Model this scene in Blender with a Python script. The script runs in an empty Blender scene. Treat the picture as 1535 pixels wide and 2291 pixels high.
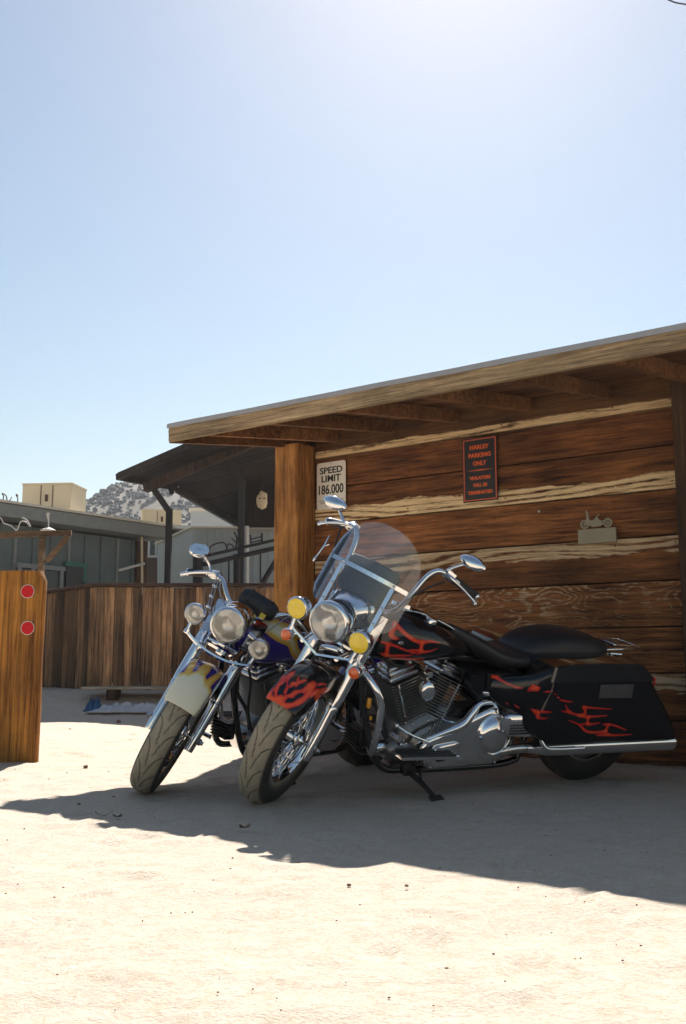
import bpy, math, random
import numpy as np
from mathutils import Vector, Matrix, noise
random.seed(7); np.random.seed(7)
SC = bpy.context.scene
COL = SC.collection
R = math.radians
# ------------------------------------------------------------------ camera, light, exposure
CAMZ = .64; PITCH = math.atan((1480-1145.5)/2227)
cam = bpy.data.cameras.new('camera'); co = bpy.data.objects.new('camera', cam); COL.objects.link(co)
co.location = (0, 0, CAMZ); co.rotation_euler = (math.pi/2+PITCH, 0, 0)
cam.sensor_fit = 'VERTICAL'; cam.sensor_height = 36; cam.lens = 36*2227/2291
cam.clip_start = .05; cam.clip_end = 3000
SC.camera = co
SUN_AZ, SUN_EL = R(7.4), R(44.5)
world = bpy.data.worlds.new('World'); SC.world = world; world.use_nodes = True
wt = world.node_tree; bg = wt.nodes['Background']
sky = wt.nodes.new('ShaderNodeTexSky'); sky.sky_type = 'NISHITA'; sky.sun_disc = False
sky.sun_elevation = SUN_EL; sky.sun_rotation = SUN_AZ
sky.air_density = 1.5; sky.dust_density = .75; sky.ozone_density = 2.6; sky.altitude = 600
wb_ = wt.nodes.new('ShaderNodeMixRGB'); wb_.blend_type = 'MULTIPLY'; wb_.inputs[0].default_value = 1; wb_.inputs[2].default_value = (.88, .83, .77, 1)
wt.links.new(sky.outputs[0], wb_.inputs[1]); wt.links.new(wb_.outputs[0], bg.inputs[0]); bg.inputs[1].default_value = .05
sl = bpy.data.lights.new('sun', 'SUN'); sl.energy = 3.9; sl.angle = R(.5); sl.color = (1, .96, .91)
so = bpy.data.objects.new('sun', sl); COL.objects.link(so)
sdir = Vector((math.sin(SUN_AZ)*math.cos(SUN_EL), math.cos(SUN_AZ)*math.cos(SUN_EL), math.sin(SUN_EL)))
so.rotation_euler = sdir.to_track_quat('Z', 'Y').to_euler(); so.location = (3, 10, 12)
SC.view_settings.view_transform = 'Standard'; SC.view_settings.look = 'None'
SC.view_settings.gamma = 1; SC.view_settings.exposure = 1.42

def P(px, py, Y):            # a point of the place at depth Y, from the survey of the photograph
    a = (px-767.5)/2227; b = (1145.5-py)/2227
    r = Vector((a, math.cos(PITCH)-b*math.sin(PITCH), math.sin(PITCH)+b*math.cos(PITCH)))
    return Vector((0, 0, CAMZ))+r*(Y/r.y)

# ------------------------------------------------------------------ materials
MAT = {}
def nodes(name):
    m = bpy.data.materials.new(name); m.use_nodes = True; MAT[name] = m
    return m, m.node_tree, m.node_tree.nodes['Principled BSDF']
def N(t, kind, **k):
    n = t.nodes.new(kind)
    for a, v in k.items(): setattr(n, a, v)
    return n
def simple(name, col, rough=.5, metal=0., var=.15, scale=30, bump=.0, bscale=80, coat=0., spec=.5, bdist=.002):
    m, t, b = nodes(name)
    tc = N(t, 'ShaderNodeTexCoord'); nz = N(t, 'ShaderNodeTexNoise'); nz.inputs['Scale'].default_value = scale; nz.inputs['Detail'].default_value = 5
    t.links.new(tc.outputs['Object'], nz.inputs['Vector'])
    mx = N(t, 'ShaderNodeMixRGB', blend_type='MIX')
    mx.inputs[1].default_value = tuple(c*(1-var) for c in col)+(1,); mx.inputs[2].default_value = tuple(min(1, c*(1+var)) for c in col)+(1,)
    t.links.new(nz.outputs['Fac'], mx.inputs[0]); t.links.new(mx.outputs[0], b.inputs['Base Color'])
    mr = N(t, 'ShaderNodeMapRange'); mr.inputs['To Min'].default_value = max(0, rough*.75); mr.inputs['To Max'].default_value = min(1, rough*1.3)
    t.links.new(nz.outputs['Fac'], mr.inputs[0]); t.links.new(mr.outputs[0], b.inputs['Roughness'])
    b.inputs['Metallic'].default_value = metal; b.inputs['Coat Weight'].default_value = coat; b.inputs['Coat Roughness'].default_value = .04
    b.inputs['Specular IOR Level'].default_value = spec
    if bump:
        n2 = N(t, 'ShaderNodeTexNoise'); n2.inputs['Scale'].default_value = bscale; n2.inputs['Detail'].default_value = 6
        t.links.new(tc.outputs['Object'], n2.inputs['Vector'])
        bp = N(t, 'ShaderNodeBump'); bp.inputs['Strength'].default_value = bump; bp.inputs['Distance'].default_value = bdist
        t.links.new(n2.outputs['Fac'], bp.inputs['Height']); t.links.new(bp.outputs[0], b.inputs['Normal'])
    return m
simple('chrome', (.80, .80, .80), .055, 1, .08, 12, .05, 9, bdist=.004)
simple('chrome_worn', (.62, .6, .58), .18, 1, .3, 40, .2, 60)
simple('dark_metal', (.03, .03, .032), .35, .6, .4, 40, .2, 70)
simple('black_paint', (.003, .003, .004), .12, 0, .2, 20, 0, coat=1.)
simple('black_steel', (.022, .02, .019), .55, .3, .4, 20, .2, 60)
simple('black_rubber', (.018, .018, .018), .6, 0, .3, 60, .3, 200)
simple('leather', (.011, .011, .014), .46, 0, .3, 60, .5, 260, bdist=.001)
simple('alu_fins', (.34, .33, .31), .32, .9, .3, 40, .2, 80)
simple('alu_cast', (.28, .27, .26), .35, .9, .3, 40, .3, 90)
simple('grey_roofing', (.30, .31, .33), .8, 0, .15, 14, .3, 40)
simple('steel_post', (.03, .026, .024), .75, .2, .4, 12, .3, 40)
simple('grey_building', (.105, .13, .128), .85, 0, .35, 3.5, .4, 18, bdist=.01)
simple('green_patch', (.05, .16, .12), .85, 0, .2, 6)
simple('pale_trim', (.55, .5, .42), .7, 0, .15, 10)
simple('grey_trim', (.20, .21, .2), .8, 0, .3, 10, .3, 30)
simple('shed_metal', (.33, .36, .37), .6, .1, .12, 4, .2, 20)
simple('brown_wall', (.13, .085, .06), .9, 0, .25, 5, .3, 20)
simple('cooler_box', (.62, .50, .33), .7, 0, .15, 3, .3, 15)
simple('pole_white', (.55, .53, .48), .6, 0, .15, 8)
simple('window_glass', (.015, .02, .025), .08, 0, .2, 3)
simple('rust_rod', (.09, .05, .035), .8, .3, .4, 20, .3, 50)
simple('black_ink', (.012, .012, .012), .5, 0, .2, 30)
simple('sign_white', (.78, .76, .70), .45, .0, .06, 12, .1, 30)
simple('sign_black', (.014, .015, .02), .45, 0, .2, 30)
simple('sign_orange', (.72, .12, .025), .5, 0, .15, 30)
simple('plaque_metal', (.30, .27, .19), .55, .3, .25, 20, .2, 50)
simple('tarp_blue', (.03, .10, .22), .6, 0, .3, 8, .5, 20)
simple('tarp_white', (.42, .44, .45), .8, 0, .25, 8, .6, 25)
simple('stone', (.22, .13, .08), .9, 0, .3, 30, .5, 60)
simple('dry_leaf', (.16, .09, .04), .8, 0, .3, 30)
simple('yellow_tag', (.75, .55, .03), .5, 0, .1, 30)
simple('cable_black', (.01, .01, .01), .5, 0, .1, 30)
simple('cable_steel', (.35, .35, .33), .35, .8, .2, 60)
simple('shrub_leaf', (.042, .047, .038), .9, 0, .35, .6)
simple('reflection_grey', (.09, .085, .085), .4, .3, .35, 60)  # paler grey of the reflection put on the saddlebag sides

def wood(name, dark, light, grain=(1, 14, 14), paint=None, pcol=(.62, .48, .26), plo=0., phi=0., pn=.03, streak=.5, bleach=False, vr=(.68, 1.3), crack=.65):
    """boards run along local x (grain stretched); paint remnants sit between two heights of the board"""
    m, t, b = nodes(name)
    tc = N(t, 'ShaderNodeTexCoord'); oi = N(t, 'ShaderNodeObjectInfo')
    off = N(t, 'ShaderNodeVectorMath', operation='MULTIPLY_ADD')
    cmb = N(t, 'ShaderNodeCombineXYZ')
    for i in range(3): t.links.new(oi.outputs['Random'], cmb.inputs[i])
    off.inputs[1].default_value = (37, 13, 23)
    t.links.new(cmb.outputs[0], off.inputs[0]); t.links.new(tc.outputs['Object'], off.inputs[2])
    mp = N(t, 'ShaderNodeMapping'); mp.inputs['Scale'].default_value = grain; t.links.new(off.outputs[0], mp.inputs[0])
    n1 = N(t, 'ShaderNodeTexNoise'); n1.inputs['Scale'].default_value = 2.2; n1.inputs['Detail'].default_value = 8; n1.inputs['Roughness'].default_value = .68; n1.inputs['Distortion'].default_value = .5
    t.links.new(mp.outputs[0], n1.inputs['Vector'])
    n2 = N(t, 'ShaderNodeTexNoise'); n2.inputs['Scale'].default_value = 1.6; n2.inputs['Detail'].default_value = 4
    t.links.new(off.outputs[0], n2.inputs['Vector'])
    cr = N(t, 'ShaderNodeValToRGB'); cr.color_ramp.elements[0].position = .33; cr.color_ramp.elements[1].position = .68
    cr.color_ramp.elements[0].color = tuple(dark)+(1,); cr.color_ramp.elements[1].color = tuple(light)+(1,)
    ad = N(t, 'ShaderNodeMath', operation='MULTIPLY_ADD'); ad.inputs[1].default_value = .35; 
    sb = N(t, 'ShaderNodeMath', operation='SUBTRACT'); sb.inputs[1].default_value = .5
    t.links.new(n2.outputs['Fac'], sb.inputs[0]); t.links.new(sb.outputs[0], ad.inputs[0]); t.links.new(n1.outputs['Fac'], ad.inputs[2])
    t.links.new(ad.outputs[0], cr.inputs[0])
    hv = N(t, 'ShaderNodeHueSaturation')
    mr = N(t, 'ShaderNodeMapRange'); mr.inputs['To Min'].default_value = vr[0]; mr.inputs['To Max'].default_value = vr[1]
    t.links.new(oi.outputs['Random'], mr.inputs[0]); t.links.new(mr.outputs[0], hv.inputs['Value']); t.links.new(cr.outputs[0], hv.inputs['Color'])
    mp7 = N(t, 'ShaderNodeMapping'); mp7.inputs['Scale'].default_value = tuple(g_*(3.2 if g_ > 3 else 1.1) for g_ in grain); t.links.new(off.outputs[0], mp7.inputs[0])
    n7 = N(t, 'ShaderNodeTexNoise'); n7.inputs['Scale'].default_value = 3.1; n7.inputs['Detail'].default_value = 9; n7.inputs['Roughness'].default_value = .78; t.links.new(mp7.outputs[0], n7.inputs['Vector'])
    c7 = N(t, 'ShaderNodeValToRGB'); e7 = c7.color_ramp.elements; e7[0].position = .36; e7[0].color = (1-crack,)*3+(1,); e7[1].position = .50; e7[1].color = (.92, .92, .92, 1); e_ = e7.new(.72); e_.color = (1.35, 1.3, 1.2, 1)
    t.links.new(n7.outputs['Fac'], c7.inputs[0])
    m7 = N(t, 'ShaderNodeMixRGB', blend_type='MULTIPLY'); m7.inputs[0].default_value = 1; t.links.new(hv.outputs[0], m7.inputs[1]); t.links.new(c7.outputs[0], m7.inputs[2])
    # broad damp stains and dust
    n8 = N(t, 'ShaderNodeTexNoise'); n8.inputs['Scale'].default_value = 1.1; n8.inputs['Detail'].default_value = 6; n8.inputs['Roughness'].default_value = .7; t.links.new(off.outputs[0], n8.inputs['Vector'])
    c8 = N(t, 'ShaderNodeMapRange'); c8.inputs['From Min'].default_value = .35; c8.inputs['From Max'].default_value = .65; c8.inputs['To Min'].default_value = .62; c8.inputs['To Max'].default_value = 1.25; t.links.new(n8.outputs['Fac'], c8.inputs[0])
    m8 = N(t, 'ShaderNodeMixRGB', blend_type='MULTIPLY'); m8.inputs[0].default_value = 1; t.links.new(m7.outputs[0], m8.inputs[1]); t.links.new(c8.outputs[0], m8.inputs[2])
    colout = m8.outputs[0]
    rings = None
    if paint is not None:
        sx = N(t, 'ShaderNodeSeparateXYZ'); t.links.new(tc.outputs['Object'], sx.inputs[0])
        mp2 = N(t, 'ShaderNodeMapping'); mp2.inputs['Scale'].default_value = (2.6, 1, 9); t.links.new(off.outputs[0], mp2.inputs[0])
        n3 = N(t, 'ShaderNodeTexNoise'); n3.inputs['Scale'].default_value = 1.4; n3.inputs['Detail'].default_value = 7; n3.inputs['Roughness'].default_value = .6
        t.links.new(mp2.outputs[0], n3.inputs['Vector'])
        s3 = N(t, 'ShaderNodeMath', operation='MULTIPLY_ADD'); s3.inputs[1].default_value = pn; s3.inputs[2].default_value = -pn*.5
        t.links.new(n3.outputs['Fac'], s3.inputs[0])
        za = N(t, 'ShaderNodeMath', operation='ADD'); t.links.new(sx.outputs['Z'], za.inputs[0]); t.links.new(s3.outputs[0], za.inputs[1])
        lo = N(t, 'ShaderNodeMapRange'); lo.inputs['From Min'].default_value = plo; lo.inputs['From Max'].default_value = plo+.006
        hi = N(t, 'ShaderNodeMapRange'); hi.inputs['From Min'].default_value = phi; hi.inputs['From Max'].default_value = phi+.006; hi.inputs['To Min'].default_value = 1; hi.inputs['To Max'].default_value = 0
        t.links.new(za.outputs[0], lo.inputs[0]); t.links.new(za.outputs[0], hi.inputs[0])
        mul = N(t, 'ShaderNodeMath', operation='MULTIPLY'); t.links.new(lo.outputs[0], mul.inputs[0]); t.links.new(hi.outputs[0], mul.inputs[1])
        fac = mul
        if bleach or streak < 1:
            # worn: paint kept only between the grain lines; the grain bends round knots
            mp3 = N(t, 'ShaderNodeMapping'); mp3.inputs['Scale'].default_value = (1.15, 1, 2.6) if bleach else (.5, 1, 2.2); t.links.new(off.outputs[0], mp3.inputs[0])
            vo = N(t, 'ShaderNodeTexVoronoi', feature='SMOOTH_F1', voronoi_dimensions='3D'); vo.inputs['Scale'].default_value = 1.5; vo.inputs['Smoothness'].default_value = .35 if bleach else .8
            nw = N(t, 'ShaderNodeTexNoise'); nw.inputs['Scale'].default_value = 2.5; nw.inputs['Detail'].default_value = 4; t.links.new(mp3.outputs[0], nw.inputs['Vector'])
            wm = N(t, 'ShaderNodeMixRGB', blend_type='LINEAR_LIGHT'); wm.inputs[0].default_value = .28; t.links.new(mp3.outputs[0], wm.inputs[1]); t.links.new(nw.outputs['Color'], wm.inputs[2])
            t.links.new(wm.outputs[0], vo.inputs['Vector'])
            ph = N(t, 'ShaderNodeMath', operation='MULTIPLY_ADD'); ph.inputs[1].default_value = 62 if bleach else 26
            pz = N(t, 'ShaderNodeMath', operation='MULTIPLY'); pz.inputs[1].default_value = 120.; t.links.new(sx.outputs['Z'], pz.inputs[0])
            t.links.new(vo.outputs['Distance'], ph.inputs[0]); t.links.new(pz.outputs[0], ph.inputs[2])
            sn = N(t, 'ShaderNodeMath', operation='SINE'); t.links.new(ph.outputs[0], sn.inputs[0])
            sh_ = N(t, 'ShaderNodeMath', operation='MULTIPLY_ADD'); sh_.inputs[1].default_value = .26; sh_.inputs[2].default_value = .5; t.links.new(sn.outputs[0], sh_.inputs[0])
            n6 = N(t, 'ShaderNodeTexNoise'); n6.inputs['Scale'].default_value = 9; n6.inputs['Detail'].default_value = 6; n6.inputs['Roughness'].default_value = .75
            mp6 = N(t, 'ShaderNodeMapping'); mp6.inputs['Scale'].default_value = (1, 1, 7); t.links.new(off.outputs[0], mp6.inputs[0]); t.links.new(mp6.outputs[0], n6.inputs['Vector'])
            s6 = N(t, 'ShaderNodeMath', operation='MULTIPLY_ADD'); s6.inputs[1].default_value = .9; t.links.new(n6.outputs['Fac'], s6.inputs[0]); t.links.new(sh_.outputs[0], s6.inputs[2])
            wv0 = N(t, 'ShaderNodeMath', operation='SUBTRACT'); wv0.inputs[1].default_value = .45; t.links.new(s6.outputs[0], wv0.inputs[0])
            pa = N(t, 'ShaderNodeMath', operation='ADD'); t.links.new(wv0.outputs[0], pa.inputs[0])
            n5 = N(t, 'ShaderNodeTexNoise'); n5.inputs['Scale'].default_value = 1.7 if bleach else 2.4; n5.inputs['Detail'].default_value = 5; n5.inputs['Roughness'].default_value = .6; t.links.new(off.outputs[0], n5.inputs['Vector'])
            t.links.new(n5.outputs['Fac'], pa.inputs[1])
            m5 = N(t, 'ShaderNodeMapRange'); m5.inputs['From Min'].default_value = streak+.42; m5.inputs['From Max'].default_value = streak+.72
            t.links.new(pa.outputs[0], m5.inputs[0])
            mm = N(t, 'ShaderNodeMath', operation='MULTIPLY'); t.links.new(mul.outputs[0], mm.inputs[0]); t.links.new(m5.outputs[0], mm.inputs[1]); fac = mm
        pm = N(t, 'ShaderNodeMixRGB'); t.links.new(fac.outputs[0], pm.inputs[0]); t.links.new(colout, pm.inputs[1])
        pv = N(t, 'ShaderNodeMixRGB', blend_type='MULTIPLY'); pv.inputs[0].default_value = 1; pv.inputs[1].default_value = tuple(pcol)+(1,)
        g2 = N(t, 'ShaderNodeValToRGB'); g2.color_ramp.elements[0].position = .36; g2.color_ramp.elements[0].color = (.28, .19, .12, 1); g2.color_ramp.elements[1].position = .5; g2.color_ramp.elements[1].color = (1, 1, 1, 1)
        t.links.new(n7.outputs['Fac'], g2.inputs[0]); t.links.new(g2.outputs[0], pv.inputs[2])
        t.links.new(pv.outputs[0], pm.inputs[2]); colout = pm.outputs[0]
    t.links.new(colout, b.inputs['Base Color'])
    b.inputs['Roughness'].default_value = .78; b.inputs['Specular IOR Level'].default_value = .3
    bp = N(t, 'ShaderNodeBump'); bp.inputs['Strength'].default_value = .7; bp.inputs['Distance'].default_value = .006
    hb_ = N(t, 'ShaderNodeMath', operation='MULTIPLY_ADD'); hb_.inputs[1].default_value = .8; t.links.new(n7.outputs['Fac'], hb_.inputs[0]); t.links.new(n1.outputs['Fac'], hb_.inputs[2])
    t.links.new(hb_.outputs[0], bp.inputs['Height']); t.links.new(bp.outputs[0], b.inputs['Normal'])
    return m
WD, WL = (.050, .018, .007), (.35, .135, .042)
wood('board_plain', WD, WL, (1, 14, 14))
wood('board_top', (.10, .045, .016), (.27, .125, .042), (1, 14, 14), paint=1, plo=-.02, phi=.05, pn=.05, streak=.18, pcol=(.82, .62, .34))
wood('board_cream', WD, WL, (1, 14, 14), paint=1, plo=-.02, phi=.105, pn=.12, streak=.24, pcol=(.86, .66, .38))
wood('board_worn', WD, WL, (1, 14, 14), paint=1, plo=.17, phi=.31, pn=.12, streak=.32, pcol=(.62, .46, .28))
wood('board_bleached', WD, WL, (1, 14, 14), paint=1, plo=.0, phi=.31, pn=.05, streak=.70, pcol=(.52, .37, .21), bleach=True)
wood('fascia_wood', (.17, .11, .06), (.50, .36, .20), (1, 16, 16))
wood('soffit_wood', (.12, .050, .016), (.36, .165, .055), (1, 12, 12))
wood('post_wood', (.20, .080, .020), (.62, .29, .075), (12, 12, 1))
wood('dark_wood', (.035, .02, .012), (.10, .055, .03), (12, 12, 1))
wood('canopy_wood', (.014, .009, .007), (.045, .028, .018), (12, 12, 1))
wood('fence_wood', (.035, .018, .010), (.48, .27, .13), (14, 14, .6), vr=(.35, 1.7), crack=.75)
wood('fence_rail_wood', (.05, .025, .014), (.14, .075, .04), (1, 14, 14))
wood('frame_wood', (.09, .05, .025), (.27, .165, .085), (1, 10, 10))
wood('near_post_wood', (.11, .036, .006), (.60, .25, .040), (15, 15, .6), crack=.8)
wood('grey_plank', (.20, .18, .13), (.38, .34, .26), (1, 12, 12))

def glass(name, col, rough=.03, tint=.5, haze=.0, hazecol=(.6, .65, .7), refl=1.):
    m, t, b = nodes(name)
    t.nodes.remove(b); out = t.nodes['Material Output']
    tr = N(t, 'ShaderNodeBsdfTransparent'); tr.inputs[0].default_value = tuple(1-(1-c)*tint for c in col)+(1,)
    gl = N(t, 'ShaderNodeBsdfGlossy'); gl.inputs['Roughness'].default_value = rough
    fr = N(t, 'ShaderNodeFresnel'); fr.inputs[0].default_value = 1.5
    mf = N(t, 'ShaderNodeMath', operation='MULTIPLY'); mf.inputs[1].default_value = refl; mf.use_clamp = True
    t.links.new(fr.outputs[0], mf.inputs[0])
    df = N(t, 'ShaderNodeBsdfDiffuse'); df.inputs[0].default_value = tuple(hazecol)+(1,)
    tl = N(t, 'ShaderNodeBsdfTranslucent'); tl.inputs[0].default_value = tuple(hazecol)+(1,)
    ds = N(t, 'ShaderNodeMixShader'); t.links.new(df.outputs[0], ds.inputs[1]); t.links.new(tl.outputs[0], ds.inputs[2])
    m0 = N(t, 'ShaderNodeMixShader')
    nz = N(t, 'ShaderNodeTexNoise'); nz.inputs['Scale'].default_value = 7; nz.inputs['Detail'].default_value = 6
    tc = N(t, 'ShaderNodeTexCoord'); t.links.new(tc.outputs['Object'], nz.inputs[0])
    mr = N(t, 'ShaderNodeMapRange'); mr.inputs['To Min'].default_value = haze*.5; mr.inputs['To Max'].default_value = haze*1.5
    t.links.new(nz.outputs['Fac'], mr.inputs[0]); t.links.new(mr.outputs[0], m0.inputs[0])
    t.links.new(tr.outputs[0], m0.inputs[1]); t.links.new(ds.outputs[0], m0.inputs[2])
    m1 = N(t, 'ShaderNodeMixShader'); t.links.new(mf.outputs[0], m1.inputs[0]); t.links.new(m0.outputs[0], m1.inputs[1]); t.links.new(gl.outputs[0], m1.inputs[2])
    t.links.new(m1.outputs[0], out.inputs[0]); return m
glass('windshield_plastic', (.88, .91, .93), .03, .3, .065, (.62, .68, .75), 1.3)
glass('lens_clear', (.95, .95, .92), .05, .6, .34, (.88, .86, .82), 1.5)
def lens(name, col, em=0):
    m, t, b = nodes(name)
    b.inputs['Base Color'].default_value = tuple(col)+(1,); b.inputs['Roughness'].default_value = .12; b.inputs['Coat Weight'].default_value = 1
    wv = N(t, 'ShaderNodeTexWave', bands_direction='Y'); wv.inputs['Scale'].default_value = 28; wv.inputs['Distortion'].default_value = 1
    tc = N(t, 'ShaderNodeTexCoord'); t.links.new(tc.outputs['Object'], wv.inputs[0])
    nz = N(t, 'ShaderNodeTexNoise'); nz.inputs['Scale'].default_value = 26; t.links.new(tc.outputs['Object'], nz.inputs[0])
    mx = N(t, 'ShaderNodeMixRGB', blend_type='MIX'); mx.inputs[1].default_value = tuple(c*.72 for c in col)+(1,); mx.inputs[2].default_value = tuple(min(1, c*1.15) for c in col)+(1,)
    t.links.new(nz.outputs['Fac'], mx.inputs[0]); t.links.new(mx.outputs[0], b.inputs['Base Color'])
    bp = N(t, 'ShaderNodeBump'); bp.inputs['Distance'].default_value = .002; bp.inputs['Strength'].default_value = .5
    t.links.new(wv.outputs['Fac'], bp.inputs['Height']); t.links.new(bp.outputs[0], b.inputs['Normal'])
lens('lens_yellow', (1, .66, .01)); lens('lens_orange', (.75, .13, .02)); lens('lens_amber', (.95, .40, .01))
simple('reflector_red', (.62, .006, .010), .45, 0, .25, 60, .3, 90, spec=.25)

def painted(name, stops, rough=.13, base_noise=.1):
    """paint work: the vertex value 'paint' is the signed distance (m) to the painted flame"""
    m, t, b = nodes(name)
    at = N(t, 'ShaderNodeAttribute'); at.attribute_name = 'paint'
    mr = N(t, 'ShaderNodeMapRange'); mr.inputs['From Min'].default_value = -.02; mr.inputs['From Max'].default_value = .02
    cr = N(t, 'ShaderNodeValToRGB')
    els = cr.color_ramp.elements
    while len(els) < len(stops): els.new(.5)
    for e, (p, c) in zip(els, stops): e.position = (p+.02)/.04; e.color = tuple(c)+(1,)
    t.links.new(at.outputs['Fac'], mr.inputs[0]); t.links.new(mr.outputs[0], cr.inputs[0]); t.links.new(cr.outputs[0], b.inputs['Base Color'])
    b.inputs['Roughness'].default_value = rough; b.inputs['Coat Weight'].default_value = .45; b.inputs['Coat Roughness'].default_value = .03; b.inputs['Specular IOR Level'].default_value = .3
    return m
BK = (.003, .003, .005)
painted('flame_paint', [(-.009, (.75, .09, .02)), (-.0016, (.55, .028, .012)), (.0004, (.42, .014, .008)), (.0016, BK)], .15)
PU = (.030, .015, .22)
painted('purple_paint', [(-.019, (.78, .74, .55)), (-.009, (.72, .56, .14)), (-.0005, (.70, .33, .03)), (.0012, PU)], .15)
m, t, b = nodes('tyre_rubber')
at = N(t, 'ShaderNodeAttribute'); at.attribute_name = 'paint'
mx = N(t, 'ShaderNodeMixRGB'); mx.inputs[1].default_value = (.016, .015, .014, 1); mx.inputs[2].default_value = (.36, .31, .22, 1)
tc = N(t, 'ShaderNodeTexCoord'); nz = N(t, 'ShaderNodeTexNoise'); nz.inputs['Scale'].default_value = 18; nz.inputs['Detail'].default_value = 7
t.links.new(tc.outputs['Object'], nz.inputs[0])
mm = N(t, 'ShaderNodeMath', operation='MULTIPLY'); ml = N(t, 'ShaderNodeMapRange'); ml.inputs['From Min'].default_value = .3; ml.inputs['From Max'].default_value = .75; ml.inputs['To Min'].default_value = .7
t.links.new(nz.outputs['Fac'], ml.inputs[0]); t.links.new(ml.outputs[0], mm.inputs[0]); t.links.new(at.outputs['Fac'], mm.inputs[1])
t.links.new(mm.outputs[0], mx.inputs[0]); t.links.new(mx.outputs[0], b.inputs['Base Color']); b.inputs['Roughness'].default_value = .8

# sand
m, t, b = nodes('sand')
tc = N(t, 'ShaderNodeTexCoord')
def nz_(scale, det, rough=.6, dist=0):
    n = N(t, 'ShaderNodeTexNoise'); n.inputs['Scale'].default_value = scale; n.inputs['Detail'].default_value = det; n.inputs['Roughness'].default_value = rough; n.inputs['Distortion'].default_value = dist
    t.links.new(tc.outputs['Object'], n.inputs['Vector']); return n
a1 = nz_(.7, 6); a2 = nz_(6, 8, .7); a3 = nz_(90, 4, .8); a4 = nz_(22, 6, .75, .6)
c1 = N(t, 'ShaderNodeMixRGB'); c1.inputs[1].default_value = (.49, .41, .32, 1); c1.inputs[2].default_value = (.66, .56, .455, 1); t.links.new(a2.outputs['Fac'], c1.inputs[0])
c2 = N(t, 'ShaderNodeMixRGB', blend_type='MULTIPLY'); c2.inputs[0].default_value = .36
r2 = N(t, 'ShaderNodeValToRGB'); r2.color_ramp.elements[0].position = .35; r2.color_ramp.elements[0].color = (.72, .62, .5, 1); r2.color_ramp.elements[1].position = .55
t.links.new(a4.outputs['Fac'], r2.inputs[0]); t.links.new(c1.outputs[0], c2.inputs[1]); t.links.new(r2.outputs[0], c2.inputs[2])
c3 = N(t, 'ShaderNodeMixRGB', blend_type='MULTIPLY'); c3.inputs[0].default_value = .35
r3 = N(t, 'ShaderNodeValToRGB'); r3.color_ramp.elements[0].position = .38; r3.color_ramp.elements[0].color = (.5, .42, .33, 1); r3.color_ramp.elements[1].position = .5
t.links.new(a3.outputs['Fac'], r3.inputs[0]); t.links.new(c2.outputs[0], c3.inputs[1]); t.links.new(r3.outputs[0], c3.inputs[2])
t.links.new(c3.outputs[0], b.inputs['Base Color']); b.inputs['Roughness'].default_value = .95; b.inputs['Specular IOR Level'].default_value = .15
ad = N(t, 'ShaderNodeMath', operation='MULTIPLY_ADD'); ad.inputs[1].default_value = .5; t.links.new(a3.outputs['Fac'], ad.inputs[0]); t.links.new(a4.outputs['Fac'], ad.inputs[2])
bp = N(t, 'ShaderNodeBump'); bp.inputs['Strength'].default_value = .7; bp.inputs['Distance'].default_value = .016
t.links.new(ad.outputs[0], bp.inputs['Height']); t.links.new(bp.outputs[0], b.inputs['Normal'])
# hill soil
m, t, b = nodes('hill_soil')
tc = N(t, 'ShaderNodeTexCoord'); n = N(t, 'ShaderNodeTexNoise'); n.inputs['Scale'].default_value = .09; n.inputs['Detail'].default_value = 9; n.inputs['Roughness'].default_value = .7
t.links.new(tc.outputs['Object'], n.inputs[0])
cr = N(t, 'ShaderNodeValToRGB'); cr.color_ramp.elements[0].position = .38; cr.color_ramp.elements[0].color = (.075, .06, .038, 1); cr.color_ramp.elements[1].position = .62; cr.color_ramp.elements[1].color = (.12, .096, .062, 1)
t.links.new(n.outputs['Fac'], cr.inputs[0]); t.links.new(cr.outputs[0], b.inputs['Base Color']); b.inputs['Roughness'].default_value = .95

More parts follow.
